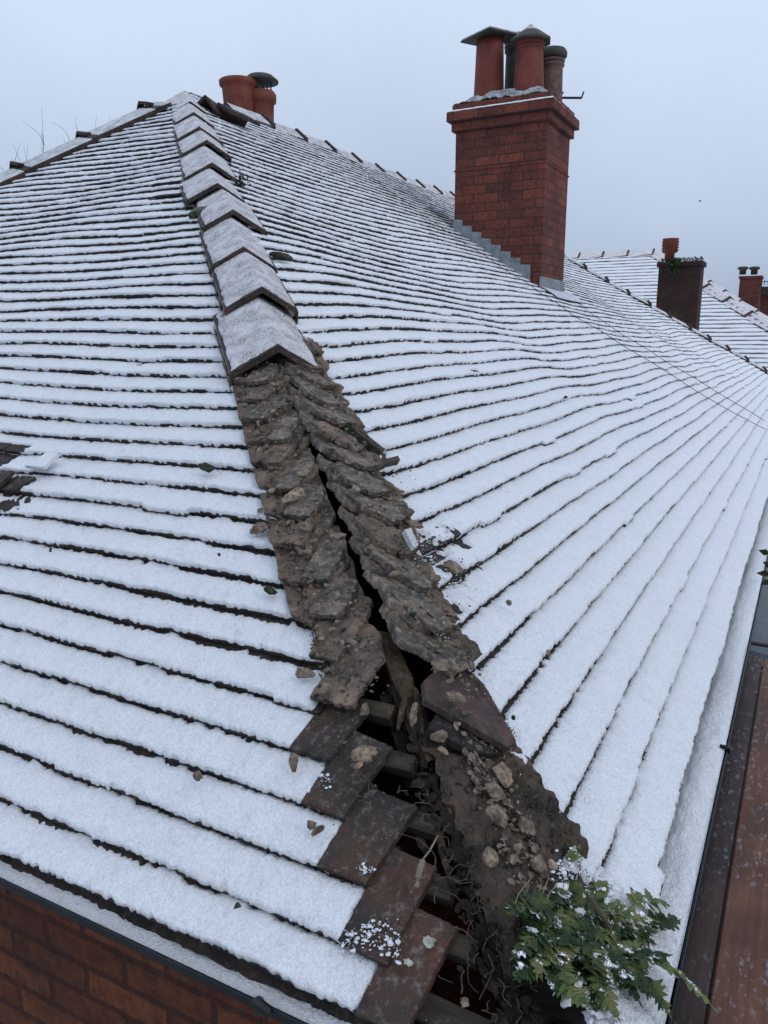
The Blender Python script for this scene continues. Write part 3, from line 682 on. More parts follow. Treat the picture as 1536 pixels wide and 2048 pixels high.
# ------------------------------------------------------------------ main chimney
def box_grid(mb, x0, x1, y0, y1, z0, z1): mb.box(((x0 + x1) / 2, (y0 + y1) / 2, (z0 + z1) / 2), (x1 - x0, y1 - y0, z1 - z0))
CX0, CX1, CY0, CY1 = 7.15, 7.96, 2.315, 3.275
mb = MB(); box_grid(mb, CX0, CX1, CY0, CY1, 1.2, 3.07)
box_grid(mb, CX0 - .012, CX1 + .012, CY0 - .012, CY1 + .012, 2.69, 2.706)
box_grid(mb, CX0 - .035, CX1 + .035, CY0 - .035, CY1 + .035, 3.07, 3.16)
box_grid(mb, CX0 - .075, CX1 + .075, CY0 - .075, CY1 + .075, 3.16, 3.25)
box_grid(mb, CX0 - .03, CX1 + .03, CY0 - .03, CY1 + .03, 3.25, 3.325)
chim = mb.build('chimney', M_BRICK, house)
bv = chim.modifiers.new('b', 'BEVEL'); bv.width = .006; bv.segments = 1
# ledge snow
X, Y = np.meshgrid(np.linspace(CX0 - .073, CX1 + .073, 60), np.linspace(CY0 - .073, CY1 + .073, 70))
ed = np.minimum.reduce([X - (CX0 - .075), (CX1 + .075) - X, Y - (CY0 - .075), (CY1 + .075) - Y])
m2 = MB(); m2.grid(np.stack([X, Y, 3.251 + .018 * sstep(0, .012, ed) + .003 * fbm(X * 30, Y * 30, 3, 3)], -1)); m2.build('snow', M_SNOW, chim, True)
# flaunching
xs = np.linspace(0, 1, 80); X, Y = np.meshgrid(xs, xs); e_ = np.minimum.reduce([X, 1 - X, Y, 1 - Y])
Z = 3.325 + .14 * sstep(0, .26, e_) + .034 * fbm(X * 9, Y * 9, 5, 4) + rng.normal(0, .003, X.shape)
m2 = MB(); m2.grid(np.stack([CX0 - .02 + (CX1 - CX0 + .04) * X, CY0 - .02 + (CY1 - CY0 + .04) * Y, Z], -1)); m2.build('flaunching', m_snow('snowy_mortar', (.62, .66, .70), (.045, .042, .035), .53), chim)
def pot(x, y, z0, r0, r1, h, m, rims=True, tilt=(0, 0), par=None):
    m2 = MB(); pr = [(0, 0), (r0, 0), (r0 + .0, .02), (r1 + (r0 - r1) * .2, h * .8)]
    if rims: pr += [(r1, h - .07), (r1 + .016, h - .06), (r1 + .018, h - .045), (r1 + .004, h - .035), (r1 + .004, h - .025), (r1 + .02, h - .02), (r1 + .02, h)]
    else: pr += [(r1, h)]
    pr += [(r1 - .02, h), (r1 - .025, h - .2)]
    m2.lathe(pr, (x, y, z0), 32, tilt); return m2.build('chimney_pot', m, par or chim, True)
CZ = 3.39
pot(7.42, 3.03, CZ, .155, .135, .60, M_POT, False)
pot(7.40, 2.60, CZ + .0, .155, .125, .48, M_POT, True)
pot(7.78, 2.86, CZ, .13, .12, .60, M_POTD, True)
pot(7.82, 2.50, CZ, .12, .11, .42, M_POTG, True)
# cowls
m2 = MB(); c = np.array([7.42, 3.03, CZ + .585])
def pyr(mb, c, r, h, t, rot, n=4, tilt=(0, 0)):
    a = [rot + 2 * math.pi * i / n for i in range(n)]
    b = np.array([[r * math.cos(q), r * math.sin(q), 0] for q in a]); b[:, 2] += b[:, 0] * tilt[0] + b[:, 1] * tilt[1]
    V = np.vstack([b, b + [0, 0, t], [[0, 0, h + t]], [[0, 0, 0.0]]]) + c
    mb.add(V, [(i, (i + 1) % n, n + (i + 1) % n, n + i) for i in range(n)] + [(n + i, n + (i + 1) % n, 2 * n) for i in range(n)] + [((i + 1) % n, i, 2 * n + 1) for i in range(n)])
pyr(m2, c, .30, .085, .015, R_(20), 4, (.04, -.05)); m2.build('cowl', M_CAP, chim)
m2 = MB(); pyr(m2, c + np.array([0, 0, .018]), .285, .082, .012, R_(20), 4, (.04, -.05)); m2.build('snow', M_SNOWM, chim)
m2 = MB(); c = np.array([7.40, 2.60, CZ + .475]); pyr(m2, c, .21, .15, .02, R_(40), 8); m2.build('cowl', M_CAP, chim)
m2 = MB(); pyr(m2, c + np.array([0, 0, .016]), .195, .148, .01, R_(40), 8); m2.build('snow', M_SNOWT, chim)
m2 = MB(); m2.lathe([(0, .0), (.13, 0), (.15, .02), (.15, .06), (.13, .09), (.05, .10), (0, .10)], (7.82, 2.50, CZ + .43)); m2.lathe([(.09, -.03), (.09, .01)], (7.82, 2.50, CZ + .43)); m2.build('cowl', M_CAP, chim, True)
m2 = MB(); m2.lathe([(0, .0), (.14, 0), (.15, .03), (.11, .08), (0, .10)], (7.78, 2.86, CZ + .62)); m2.build('cowl', M_CAP, chim, True)
m2 = MB(); m2.tube([(7.95, 2.42, CZ + .09), (8.05, 2.24, CZ + .09)], .012); m2.tube([(7.95, 2.44, CZ + .09), (7.93, 2.40, CZ + .14)], .008); m2.tube([(8.05, 2.24, CZ + .085), (8.06, 2.22, CZ + .15)], .009); m2.build('aerial_bracket', M_CABLE, chim)
# stepped lead flashing on the left face, apron at the front
for i in range(8):
    y0 = CY0 + .115 + i * .107
    if y0 > CY1: break
    zb = T * y0 - .02; m2 = MB()
    yb = min(y0 + .105, CY1 + .008)
    zt = T * yb + .125
    m2.hexa([(CX0 - .012, y0, zb), (CX0 - .012, yb, T * yb - .02), (CX0 + .01, yb, T * yb - .02), (CX0 + .01, y0, zb)], [(CX0 - .012, y0, zt - .01), (CX0 - .012, yb, zt), (CX0 + .01, yb, zt), (CX0 + .01, y0, zt - .01)])
    m2.build('flashing', M_LEAD, chim)
m2 = MB(); m2.hexa([(CX0 - .02, CY0 - .013, T * CY0 - .05), (CX1 + .02, CY0 - .013, T * CY0 - .05), (CX1 + .02, CY0 + .01, T * CY0 - .05), (CX0 - .02, CY0 + .01, T * CY0 - .05)],
     [(CX0 - .02, CY0 - .013, T * CY0 + .14), (CX1 + .02, CY0 - .013, T * CY0 + .14), (CX1 + .02, CY0 + .01, T * CY0 + .14), (CX0 - .02, CY0 + .01, T * CY0 + .14)])
m2.build('flashing', M_LEAD, chim)
U, V = np.meshgrid(np.linspace(CX0 - .05, CX1 + .25, 40), np.linspace((CY0 - .17) * SS, (CY0 + .0) * SS, 12))
m2 = MB(); m2.grid(SR.P(U, V, .052 + .002 * fbm(U * 10, V * 10, 3))); m2.build('lead_apron', m_snow('frosted_lead', (.62, .66, .72)), chim, True)

# rear chimney with two orange pots
mb = MB(); box_grid(mb, 5.75, 6.35, 5.0, 5.9, 2.0, 3.12); ch2 = mb.build('chimney', M_BRICKF, house)
def at_x(px, py, x): d = ray(px, py); return CAM + d * ((x - CAM[0]) / d[0])
a = at_x(480, 230, 5.95); b = at_x(524, 245, 6.1)
m2 = MB(); m2.lathe([(.14, 0), (.165, .34), (.166, .36), (.19, .38), (.195, .42), (.18, .43), (.15, .43), (.14, .2)], (a[0], a[1], a[2] - .12), 36); m2.build('chimney_pot', M_POT2, ch2, True)
m2 = MB(); m2.lathe([(.12, 0), (.12, .20), (.125, .32), (.145, .33), (.15, .36), (.15, .40), (.13, .43), (.10, .43), (.1, .2)], (b[0], b[1], b[2] - .15), 36); m2.build('chimney_pot', M_POT2, ch2, True)
m2 = MB(); m2.lathe([(0, 0.02), (.10, 0.0), (.175, -.005), (.175, .01), (.12, .055), (.05, .072), (0, .075)], (b[0], b[1], b[2] + .37), 28)
for i in range(14):
    an = 2 * math.pi * i / 14; m2.tube([(b[0] + .10 * math.cos(an), b[1] + .10 * math.sin(an), b[2] + .27), (b[0] + .11 * math.cos(an), b[1] + .11 * math.sin(an), b[2] + .38)], .004, 4)
m2.build('cowl', M_CAP, ch2, True)

# ------------------------------------------------------------------ neighbouring houses
def neighbour(name, label, x0, y0, z0, ap, dep, snowm, chims, capm=M_SNOWP, ridge_w=0.0, gs=1.9):
    """hip roofed house; hip end faces -x, long slope faces -y"""
    h = empty(name, (x0, y0, -2.6), label, 'house')
    q_ = gs; k3 = lambda *a: tuple(q_ * x for x in a)
    A = Slope((x0, y0, z0), k3(0, 1, 0), k3(CT, 0, ST), k3(-ST, 0, CT)); B = Slope((x0, y0, z0), k3(1, 0, 0), k3(0, CT, ST), k3(0, -ST, CT))
    n = int(ap / q_ * SS / G); f0 = lambda k, v: v * CT + .02; eA = lambda v: (2 * ap + ridge_w) / q_ - v * CT; eB = lambda v: dep / q_ - v * CT
    for S_, e_ in ((A, eA), (B, eB)):
        o = tile_courses('N', S_, 0, n, f0, e_).build('roof_slope', M_TILERED if capm is M_SNOWP else M_TILED, h)
        snow_courses('N', S_, 0, n, f0, e_, c=.008, lo=.03, hi=.10, fine=False).build('snow', snowm, o, True)
    mb = MB(); W2 = 2 * ap + ridge_w
    O = np.array([x0, y0, z0])
    mb.hexa(O + [(ap, ap, T*ap-.05), (dep-ap, ap, T*ap-.05), (dep, 0.1, -.05), (ap, .1, -.06)], O + [(ap, ap + ridge_w, T*ap+.0), (dep-ap, ap + ridge_w, T*ap+.0), (dep, W2, 0), (0, W2, 0)])
    mb.build('roof_slope', snowm, h)
    mb = MB(); mb.box((x0 + dep / 2 + .05, y0 + W2 / 2, -1.3 + z0 / 2), (dep - .2, W2 - .2, 2.6 + z0)); mb.build('wall', M_BRICKF, h)
    def caps(a, b, wA, wB, n, nm='hip_tile'):
        a, b = np.array(a) + O, np.array(b) + O
        for i in range(n):
            p = a + (b - a) * i / n; q = a + (b - a) * (i + 1) / n + nrm(b - a) * .03
            o = cap_tile(p, q, wA, wB, .24, .24, .11, .06, (0, 0, 1), th=.035).build(nm, M_HIP if capm is not M_SNOWP else M_TILERED, h)
            cap_snow(p + nrm(b - a) * .03, q, wA, wB, .24, .24, .11, .06, (0, 0, 1), th=.035, nu=12, nv=8, seed=i).build('snow', capm, o, True)
    caps((0, 0, 0), (ap, ap, T * ap), WL, WR, max(4, int(ap * 1.7)))
    caps((0, W2, 0), (ap, W2 - ap, T * ap), WL2, WB2, max(4, int(ap * 1.5)))
    if ridge_w > .2: caps((ap, ap, T * ap), (ap, ap + ridge_w, T * ap), nrm((-1, 0, -T)), nrm((1, 0, -T)), max(3, int(ridge_w * 1.4)), 'ridge_tile')
    caps((dep - ap, ap, T * ap), (ap, ap, T * ap), WRb, WRf, 8, 'ridge_tile')
    return h
hB = neighbour('hipped_roof_house', 'neighbouring house with pinkish snowy hip roof behind the ivy topped chimney', 17.6, -2.35, -.73, 6.55, 18, M_SNOW, None, M_SNOWP, 2.9)
hC = neighbour('hipped_roof_house', 'farther house whose snowy hip rises between ivy chimney and red far chimney', 25.5, -2.6, -.83, 6.6, 16, M_SNOW, None, M_SNOWP, 0)
# chimney with ivy, on the next roof
def stack(par, x0, x1, y0, y1, z0, z1, m):
    mb = MB(); box_grid(mb, x0, x1, y0, y1, z0, z1); box_grid(mb, x0 - .04, x1 + .04, y0 - .04, y1 + .04, z1, z1 + .09); o = mb.build('chimney', m, par); return o
hD = empty('hipped_roof_house', (17.2, 3, -2.6), 'hidden roofed house carrying the sooty ivy topped chimney beyond the far hip', 'house')
mb = MB(); O = np.array([16.9, .3, .0])
mb.hexa(O + [(0, 0, -2.6), (2.2, 0, -2.6), (2.2, 6, -2.6), (0, 6, -2.6)], O + [(0, 0, -.1), (2.2, 0, -.1), (2.2, 6, -.1), (0, 6, -.1)]); mb.build('wall', M_BRICKF, hD)
mb = MB(); mb.prism(O + [(0, -.1, -.1), (0, 6, -.1), (0, 3, 1.4)], O + [(2.2, -.1, -.1), (2.2, 6, -.1), (2.2, 3, 1.4)]); mb.build('roof_slope', M_SNOW, hD)
a = at_x(1393, 640, 17.3); b = at_x(1313, 600, 17.3); tz = at_x(1390, 522, 17.3)[2]
chD = stack(hD, 17.3, 17.3 + .55, a[1], b[1], .3, tz - .09, M_BRICKD)
cyD = (a[1] + b[1]) / 2
p = at_x(1339, 515, 17.5); m2 = MB()
m2.lathe([(.0, -.05), (.10, -.05), (.10, .08), (.15, .10), (.165, .36), (.17, .38), (.13, .38), (0, .38)], (p[0], p[1], p[2]), 24)
for r in range(4):
    for j in range(14):
        an = 2 * math.pi * j / 14; m2.box((p[0] + .16 * math.cos(an), p[1] + .16 * math.sin(an), p[2] + .14 + r * .055), (.03, .03, .018), an)
m2.build('chimney_pot', M_POT2, chD, True)
m2 = MB()
for i in range(900):
    t_ = abs(rng.normal(0, .5)); yy = b[1] - .15 - .30 * rng.random() ** 1.0 if i < 600 else rng.uniform(a[1], b[1])
    zz = tz + .02 - (rng.random() ** 2) * (.32 if i < 600 else .06) + (.05 * rng.random() if i < 600 else 0)
    c = np.array([17.24 - .08 * rng.random() if i < 600 else 17.3 + .5 * rng.random(), yy, zz + (0 if i < 600 else .06)]); s_ = .02 + .02 * rng.random()
    q = rng.normal(0, 1, (3, 3)); q = q / np.linalg.norm(q, axis=1)[:, None] * s_; m2.add(c + q, [(0, 1, 2)])
m2.build('ivy', M_MOSS, chD)
mb = MB(); X, Y = np.meshgrid(np.linspace(17.26, 17.89, 16), np.linspace(a[1] - .04, b[1] + .04, 24)); mb.grid(np.stack([X, Y, tz + .005 + .02 * fbm(X * 9, Y * 9, 3)], -1)); mb.build('snow', M_SNOWM, chD, True)
# far red chimney with two pots and an aerial
xE = 33.0; a = at_x(1514, 640, xE); b = at_x(1472, 640, xE); tz = at_x(1490, 552, xE)[2]
hE = empty('brick_house', (xE, a[1], -2.6), 'far house with red chimney carrying two squat pots near the right edge', 'house')
mb = MB(); O = np.array([xE - 1.5, a[1] - 3, 0]); mb.box((xE + 1.5, a[1] - .2, -1.2), (6, 5, 2.8)); mb.build('wall', M_BRICKF, hE)
mb = MB(); mb.prism([(xE - 1.5, a[1] - 3, .1), (xE + 4.5, a[1] - 3, .1), (xE + 4.5, a[1] + 0, 1.7), (xE - 1.5, a[1] + 0, 1.7)], [(xE - 1.5, a[1] - 2.9, -.1), (xE + 4.5, a[1] - 2.9, -.1), (xE + 4.5, a[1] + 3, .1), (xE - 1.5, a[1] + 3, .1)]); mb.build('roof_slope', M_TILERED, hE)
chE = stack(hE, xE, xE + .8, a[1], b[1], .5, tz - .09, M_BRICKF)
for px in (1485, 1508):
    p = at_x(px, 549, xE + .3); m2 = MB(); m2.lathe([(0, 0), (.12, 0), (.12, .16), (.19, .2), (.19, .27), (.1, .29), (0, .29)], tuple(p), 18); m2.build('chimney_pot', M_CAP, chE, True)
p = at_x(1524, 565, xE + .3); m2 = MB(); m2.tube([p - [0, 0, .5], p + [0, 0, .15]], .015, 5); m2.tube([p + [-.2, .2, 0], p + [.2, -.25, .05]], .015, 5)
for q in (-.2, -.08, .08, .2): m2.tube([p + [-q, q, -.07], p + [-q, q, .1]], .012, 4)
m2.tube([p + [0, 0, -.4], p + [0, .25, -.5]], .012, 5); m2.build('aerial', M_CABLE, chE)
# low dark roofs at the far right edge
hF = empty('brick_house', (38, -6, -2.6), 'low dark brown roofed house at the extreme right edge below the aerial', 'house')
p = at_x(1536, 590, 40.0); mb = MB(); mb.box((41, p[1] - 1.5, p[2] - 1.6), (2, 5, 3.2)); mb.build('wall', M_BRICKF, hF)
mb = MB(); mb.prism([(39.7, p[1] + 1.2, p[2]), (39.7, p[1] - 4, p[2]), (39.7, p[1] - 3, p[2] + .4), (39.7, p[1] + .6, p[2] + .35)], [(42.3, p[1] + 1.2, p[2]), (42.3, p[1] - 4, p[2]), (42.3, p[1] - 3, p[2] + .4), (42.3, p[1] + .6, p[2] + .35)]); mb.build('roof_slope', M_TILED, hF)

# ------------------------------------------------------------------ ground and timber platform
X, Y = np.meshgrid(np.linspace(-150, 400, 90), np.linspace(-250, 250, 90)); mb = MB(); mb.grid(np.stack([X, Y, -2.62 - .05 + .05 * fbm(X * .1, Y * .1, 3)], -1))
tag(mb.build('ground', M_GROUND), None, None, kind='structure')
mb = MB(); mb.box((.55, -.094 + .0, -.112), (3.1, .052, .024)); o = mb.build('timber_board', M_BOARD); bv = o.modifiers.new('b', 'BEVEL'); bv.width = .003
tag(o, 'narrow dark brown board running along beside the right gutter', 'board')
mb = MB(); mb.box((.5, -.12, -.128), (3.0, .05, .006)); o = mb.build('dark_gap_strip', M_BLACK); tag(o, 'black strip added under the joint to shade the gap between the two boards', 'batten')  # added black strip stands in for the shade in the gap between boards
mb = MB(); mb.box((.53, -.50, -.113), (3.1, .752, .022)); o = mb.build('timber_board', M_PLY); bv = o.modifiers.new('b', 'BEVEL'); bv.width = .003
tag(o, 'wide reddish brown board spattered with pale paint at lower right', 'board')
cons = empty('conservatory_roof', (3.2, -.7, -.5), 'dark blue glazed roof with a thin bar below the gutter beyond the boards', 'roof')
mb = MB(); mb.hexa([(2.12, -.06, -.28), (4.4, -.06, -.28), (4.4, -1.5, -.5), (2.12, -1.5, -.5)], [(2.12, -.06, -.26), (4.4, -.06, -.26), (4.4, -1.5, -.48), (2.12, -1.5, -.48)]); mb.build('glazing', M_GLASS, cons)
mb = MB(); mb.tube([(2.6, -.06, -.24), (2.75, -.8, -.3)], .008); mb.tube([(2.35, -.06, -.24), (2.35, -.8, -.3)], .008); mb.build('glazing_bar', M_GREYPL, cons)

# ------------------------------------------------------------------ cables
def cable(pts, label, r=.0030):
    P = []
    for i in range(len(pts) - 1):
        n = max(2, int(math.hypot(pts[i + 1][0] - pts[i][0], pts[i + 1][1] - pts[i][1]) / .05))
        for j in range(n):
            t_ = j / n; u = pts[i][0] * (1 - t_) + pts[i + 1][0] * t_; v = pts[i][1] * (1 - t_) + pts[i + 1][1] * t_
            P.append(SR.P(u, v, .052 + .004 * math.sin(u * 9 + v * 13)))
    mb = MB(); mb.tube(P, r, 5); tag(mb.build('cable', M_CABLE), label, 'cable', 'cables lying on the right slope')
cable([(6.93, 5.5), (6.86, 5.3), (6.93, 5.17), (6.63, 4.53), (6.52, 3.70), (6.62, 3.23), (6.63, 2.71), (6.50, 2.155), (6.54, 1.865), (6.63, 1.35), (7.05, .6), (7.45, .183)], 'thin dark cable from the ridge, passing left of the chimney')
cable([(7.95, 2.72), (7.75, 2.45), (7.60, 1.98), (7.66, 1.10), (8.09, .22)], 'thin dark cable starting at the right foot of the chimney')

# ------------------------------------------------------------------ loose pieces
def ico(n=3):
    import bmesh
    bm = bmesh.new(); bmesh.ops.create_icosphere(bm, subdivisions=n, radius=1); V = np.array([v.co[:] for v in bm.verts]); Fc = [tuple(v.index for v in f.verts) for f in bm.faces]; bm.free(); return V, Fc
ICO = ico(5); ICO2 = ico(2)
def n3(V, s, seed): return (fbm(V[:, 0] * s + seed * 3.1, V[:, 1] * s + V[:, 2] * s * .7, seed, 3) + fbm(V[:, 2] * s - seed, V[:, 0] * s * .6 - V[:, 1] * s, seed + 5, 3)) / 2
def rock(name, tg, px, py, lx, ly, lz, ang, m, label, cat, w=.045, seed=1, group=None, up=0.35):
    """lumpy broken piece lying on a slope; lx,ly in plane half sizes, ang in the (u,v) plane"""
    Sx = SL if tg == 'L' else SR; u, v = Sx.hit(px, py, w); w = w - (.006 if .049 < w < .061 else 0)
    V, Fc = ICO; V = V.copy(); n = n3(V, 1.3, seed); n_ = n3(V, 3.7, seed + 3)
    V = V * (1 + .50 * n + .34 * n_ + .14 * n3(V, 9.0, seed + 8))[:, None]
    for q in range(5):                              # chip it flat in a few directions
        d = nrm(np.random.default_rng(seed * 9 + q).normal(0, 1, 3)); k = V @ d; lim = .62; V = V - np.outer(np.maximum(0, k - lim) * .8, d)
    c, s_ = math.cos(ang), math.sin(ang)
    U = (V[:, 0] * lx * c - V[:, 1] * ly * s_); W_ = (V[:, 0] * lx * s_ + V[:, 1] * ly * c)
    P = Sx.P(u, v, w) + np.outer(U, Sx.U) + np.outer(W_, Sx.V) + np.outer(V[:, 2] * lz, Sx.N)
    base = Sx.P(u, v, w); mb = MB(); mb.add(P, Fc); o = mb.build(name, m); return tag(o, label, cat, group)
G1 = 'mortar pieces lying on the roof'
C_ = 'mortar chunk'
rk = [
 ('mortar_chunk', 'L', 590, 992, .020, .032, .010, .5, M_ROCK, 'pale slab of mortar leaning on upper muddy band', C_, .075),
 ('mortar_chunk', 'L', 612, 1052, .030, .014, .008, .2, M_ROCKG, 'greyish slab wedged left of the crack above the pinkish lump', C_, .075),
 ('mortar_chunk', 'L', 676, 1073, .024, .012, .011, -.1, M_ROCK, 'light pinkish lump perched across the crack in upper band', C_, .085),
 ('mortar_chunk', 'L', 520, 1052, .022, .026, .008, .3, M_ROCKG, 'flat grey brown flake sticking out over snow left of band', C_, .055),
 ('mortar_chunk', 'L', 543, 983, .007, .011, .006, .3, M_ROCK, 'tiny tan chip at left edge of upper band', C_, .065),
 ('mortar_chunk', 'L', 519, 1018, .008, .008, .004, .3, M_ROCKG, 'small dark grey flake on snow just left of band', C_, .05),
 ('mortar_chunk', 'L', 722, 1512, .024, .016, .010, 2.6, M_ROCK, 'pale crusty mortar lump on bare tile beside the hole', C_, .055),
 ('mortar_chunk', 'L', 716, 1532, .010, .006, .005, 2.6, M_ROCK, 'crumb just below the pale crusty lump on bare tile', C_, .052),
 ('mortar_chunk', 'L', 586, 1525, .011, .019, .007, -.6, M_ROCKG, 'grey oval tile shard standing on the snow by bare tiles', C_, .055),
 ('mortar_chunk', 'L', 622, 1650, .009, .010, .008, .3, M_ROCKG, 'upper stone of the pair on snow left of bare tiles', C_, .055),
 ('mortar_chunk', 'L', 635, 1660, .014, .006, .007, -.9, M_ROCKG, 'lower elongated stone of the pair on snow', C_, .055),
 ('mortar_chunk', 'L', 394, 1547, .009, .010, .009, 0, M_ROCKG, 'single grey pebble on snow, lower left', C_, .055),
 ('mortar_chunk', 'L', 731, 1424, .008, .016, .007, -.4, M_ROCKG, 'pale chip wedged above first batten of the hole', C_, .035),
 ('mortar_chunk', 'L', 608, 1345, .024, .012, .008, .1, M_ROCKG, 'crumbly brown clod on snow edge left of the hole top', C_, .05),
 ('mortar_chunk', 'L', 652, 1382, .013, .014, .010, .4, M_ROCKG, 'rounded grey clod on tile above the hole', C_, .065),
 ('mortar_chunk', 'R', 1018, 1204, .010, .008, .007, .4, M_ROCKG, 'small brown stone on snow right of the band', C_, .055),
 ('mortar_chunk', 'R', 1096, 1305, .012, .005, .005, .6, M_ROCKG, 'narrow brown chip on right slope course edge', C_, .055),
 ('mortar_chunk', 'R', 905, 1138, .035, .022, .012, -.3, M_ROCKG, 'brown half buried slab at right rim of band', C_, .045),
 ('mortar_chunk', 'R', 830, 1048, .03, .018, .010, -.6, M_ROCKG, 'flat brown slab on right edge of upper band', C_, .05),
 ('mortar_chunk', 'R', 905, 1405, .022, .016, .009, -.8, M_ROCKG, 'grey crust on tile near lower end of right strip', C_, .065),
 ('mortar_chunk', 'R', 873, 1340, .022, .016, .008, -.6, M_ROCKG, 'flat grey crust midway down right strip', C_, .07),
 ('mortar_chunk', 'R', 990, 1640, .020, .024, .009, .3, M_ROCKG, 'large rounded grey slab in the mortar bank', C_, .045),
 ('mortar_chunk', 'R', 985, 1590, .018, .022, .009, .2, M_ROCKG, 'squarish slab above the large rounded one', C_, .03),
 ('mortar_chunk', 'R', 972, 1718, .016, .016, .010, .9, M_ROCK, 'tan wedge below the rounded slab in mortar bank', C_, .03),
 ('mortar_chunk', 'R', 1030, 1700, .007, .008, .008, .9, M_ROCK, 'pale pebble right of the tan wedge', C_, .04),
 ('mortar_chunk', 'R', 1072, 1735, .014, .016, .012, .9, M_ROCKG, 'grey stone near lower tip of mortar bank', C_, .03),
 ('mortar_chunk', 'R', 1100, 1735, .009, .009, .007, .9, M_ROCK, 'pink chip beside the fern at bank tip', C_, .04),
 ('mortar_chunk', 'R', 995, 1555, .024, .022, .010, .7, M_ROCK, 'pink slab at top right of mortar bank', C_, .03),
 ('mortar_chunk', 'R', 1045, 1660, .016, .02, .012, .2, M_ROCKG, 'brown clod by the right rim of the bank', C_, .03),
 ('mortar_chunk', 'L', 828, 1432, .007, .026, .008, -.25, M_ROCK, 'tall pale sliver standing on the rotten rafter', C_, .02),
 ('mortar_chunk', 'L', 880, 1478, .014, .016, .012, .4, M_ROCKG, 'dark knobbly lump at rafter below the sliver', C_, .02),
 ('mortar_chunk', 'L', 886, 1505, .012, .007, .006, .4, M_ROCK, 'tan flake under the knobbly lump on rafter', C_, .02),
 ('mortar_chunk', 'L', 932, 2008, .008, .007, .006, .4, M_ROCK, 'cream crumb at the very bottom of the hole', C_, .0),
 ('moss_clump', 'L', 412, 934, .036, .012, .012, .15, M_ROCKD, 'dark moss and stick clump on snow of left slope', 'moss', .06),
 ('moss_clump', 'L', 538, 1176, .020, .011, .008, .1, M_ROCKD, 'dark moss blob on snow beside band middle', 'moss', .055),
 ('moss_clump', 'L', 436, 1106, .005, .005, .004, .1, M_ROCKD, 'tiny dark crumb on snow left of band', 'moss', .052),
 ('moss_clump', 'L', 475, 1811, .005, .007, .004, .9, M_ROCKD, 'tiny black crumb on lowest snow courses', 'moss', .052),
 ('moss_clump', 'R', 1023, 1440, .005, .005, .005, .9, M_ROCKD, 'tiny dark crumb right of long tile end', 'moss', .055),
 ('moss_clump', 'R', 908, 1222, .014, .010, .006, .9, M_ROCKD, 'dark moss bit in snow hollow right of band', 'moss', .05),
 ('moss_clump', 'L', 402, 420, .05, .06, .03, .9, M_MOSS, 'moss clump at left wing of the hip tiles', 'moss', .05),
 ('moss_clump', 'R', 567, 512, .10, .02, .015, -.1, M_ROCKD, 'dark sliver lying on snow right of hip tiles', 'moss', .06),
 ('moss_clump', 'R', 1130, 796, .02, .008, .008, -.3, M_ROCKD, 'small dark speck mid right slope', 'moss', .055),
]
for i, r in enumerate(rk): rock(*r[:11], w=r[11], seed=i + 2, group=G1 if 'mortar' in r[0] else None)
# slipped slabs on the right edge of the band
def slab(px, lab, m=M_TILEB, w=.05, th=.013, Sx=SR):
    B = []
    for (x, y) in px: u, v = Sx.hit(x, y, w); B.append(Sx.P(u, v, w))
    B = np.array(B); mb = MB(); mb.hexa(B - Sx.N * th, B); return tag(mb.build('broken_tile', m), lab, 'broken tile', 'broken tile pieces')
slab([(702, 848), (715, 846), (771, 893), (765, 901)], 'mossy narrow tile sliver lying right of upper band', M_ROCKD, .075, .02)
slab([(752, 921), (800, 905), (804, 914), (760, 930)], 'dark tile edge exposed just below the mossy sliver', M_TILED, .055, .02)
slab([(805, 1066), (818, 1062), (832, 1098), (822, 1104)], 'short snow dusted sliver standing at band right rim', M_SNOWT, .08, .015)
slab([(45, 925), (90, 898), (113, 900), (84, 929)], 'slipped tile capped with snow by the bare patch at left edge', M_SNOW, .065, .012, SL)
slab([(0, 935), (22, 935), (-30, 985), (-52, 985)], 'bare dark tile at the left edge of the photo', M_TILE, .045, .013, SL)
slab([(40, 945), (66, 948), (28, 974), (4, 972)], 'bare reddish tile beside the snow capped slipped one', M_TILEB, .042, .013, SL)
# fine grit
mb = MB(); V0, F0 = ico(1)
def grit(n, tg, ufn, w0, s0, s1):
    Sx = SL if tg == 'L' else SR
    for i in range(n):
        u, v = ufn(); s_ = s0 + (s1 - s0) * rng.random() ** 3; V = V0 * (1 + rng.normal(0, .2, (len(V0), 1))) * [s_, s_ * rng.uniform(.6, 1.2), s_ * .7]
        mb.add(V + Sx.P(u, v, w0 + rng.uniform(0, .012)), F0)
def gl():
    v = rng.uniform(.5, 1.65); return v * CT + rng.uniform(.06, .22), v
def gr():
    v = rng.uniform(.45, 1.65); return v * CT + rng.uniform(-.02, .16), v
def gb():
    v = rng.uniform(.1, .45); return v * CT + rng.uniform(.03, .19), v
grit(500, 'L', gl, .055, .001, .006); grit(450, 'R', gr, .055, .001, .006); grit(600, 'R', gb, .008, .001, .008)
def gt():
    v = rng.uniform(0, .45); return v * CT + rng.uniform(.14, .3), v
grit(220, 'L', gt, .040, .0006, .0022)
def gd():
    v = rng.uniform(.6, 1.1); return v * CT + rng.uniform(.15, .36), v
grit(90, 'R', gd, .048, .001, .004)
VF, FF = ico(2)
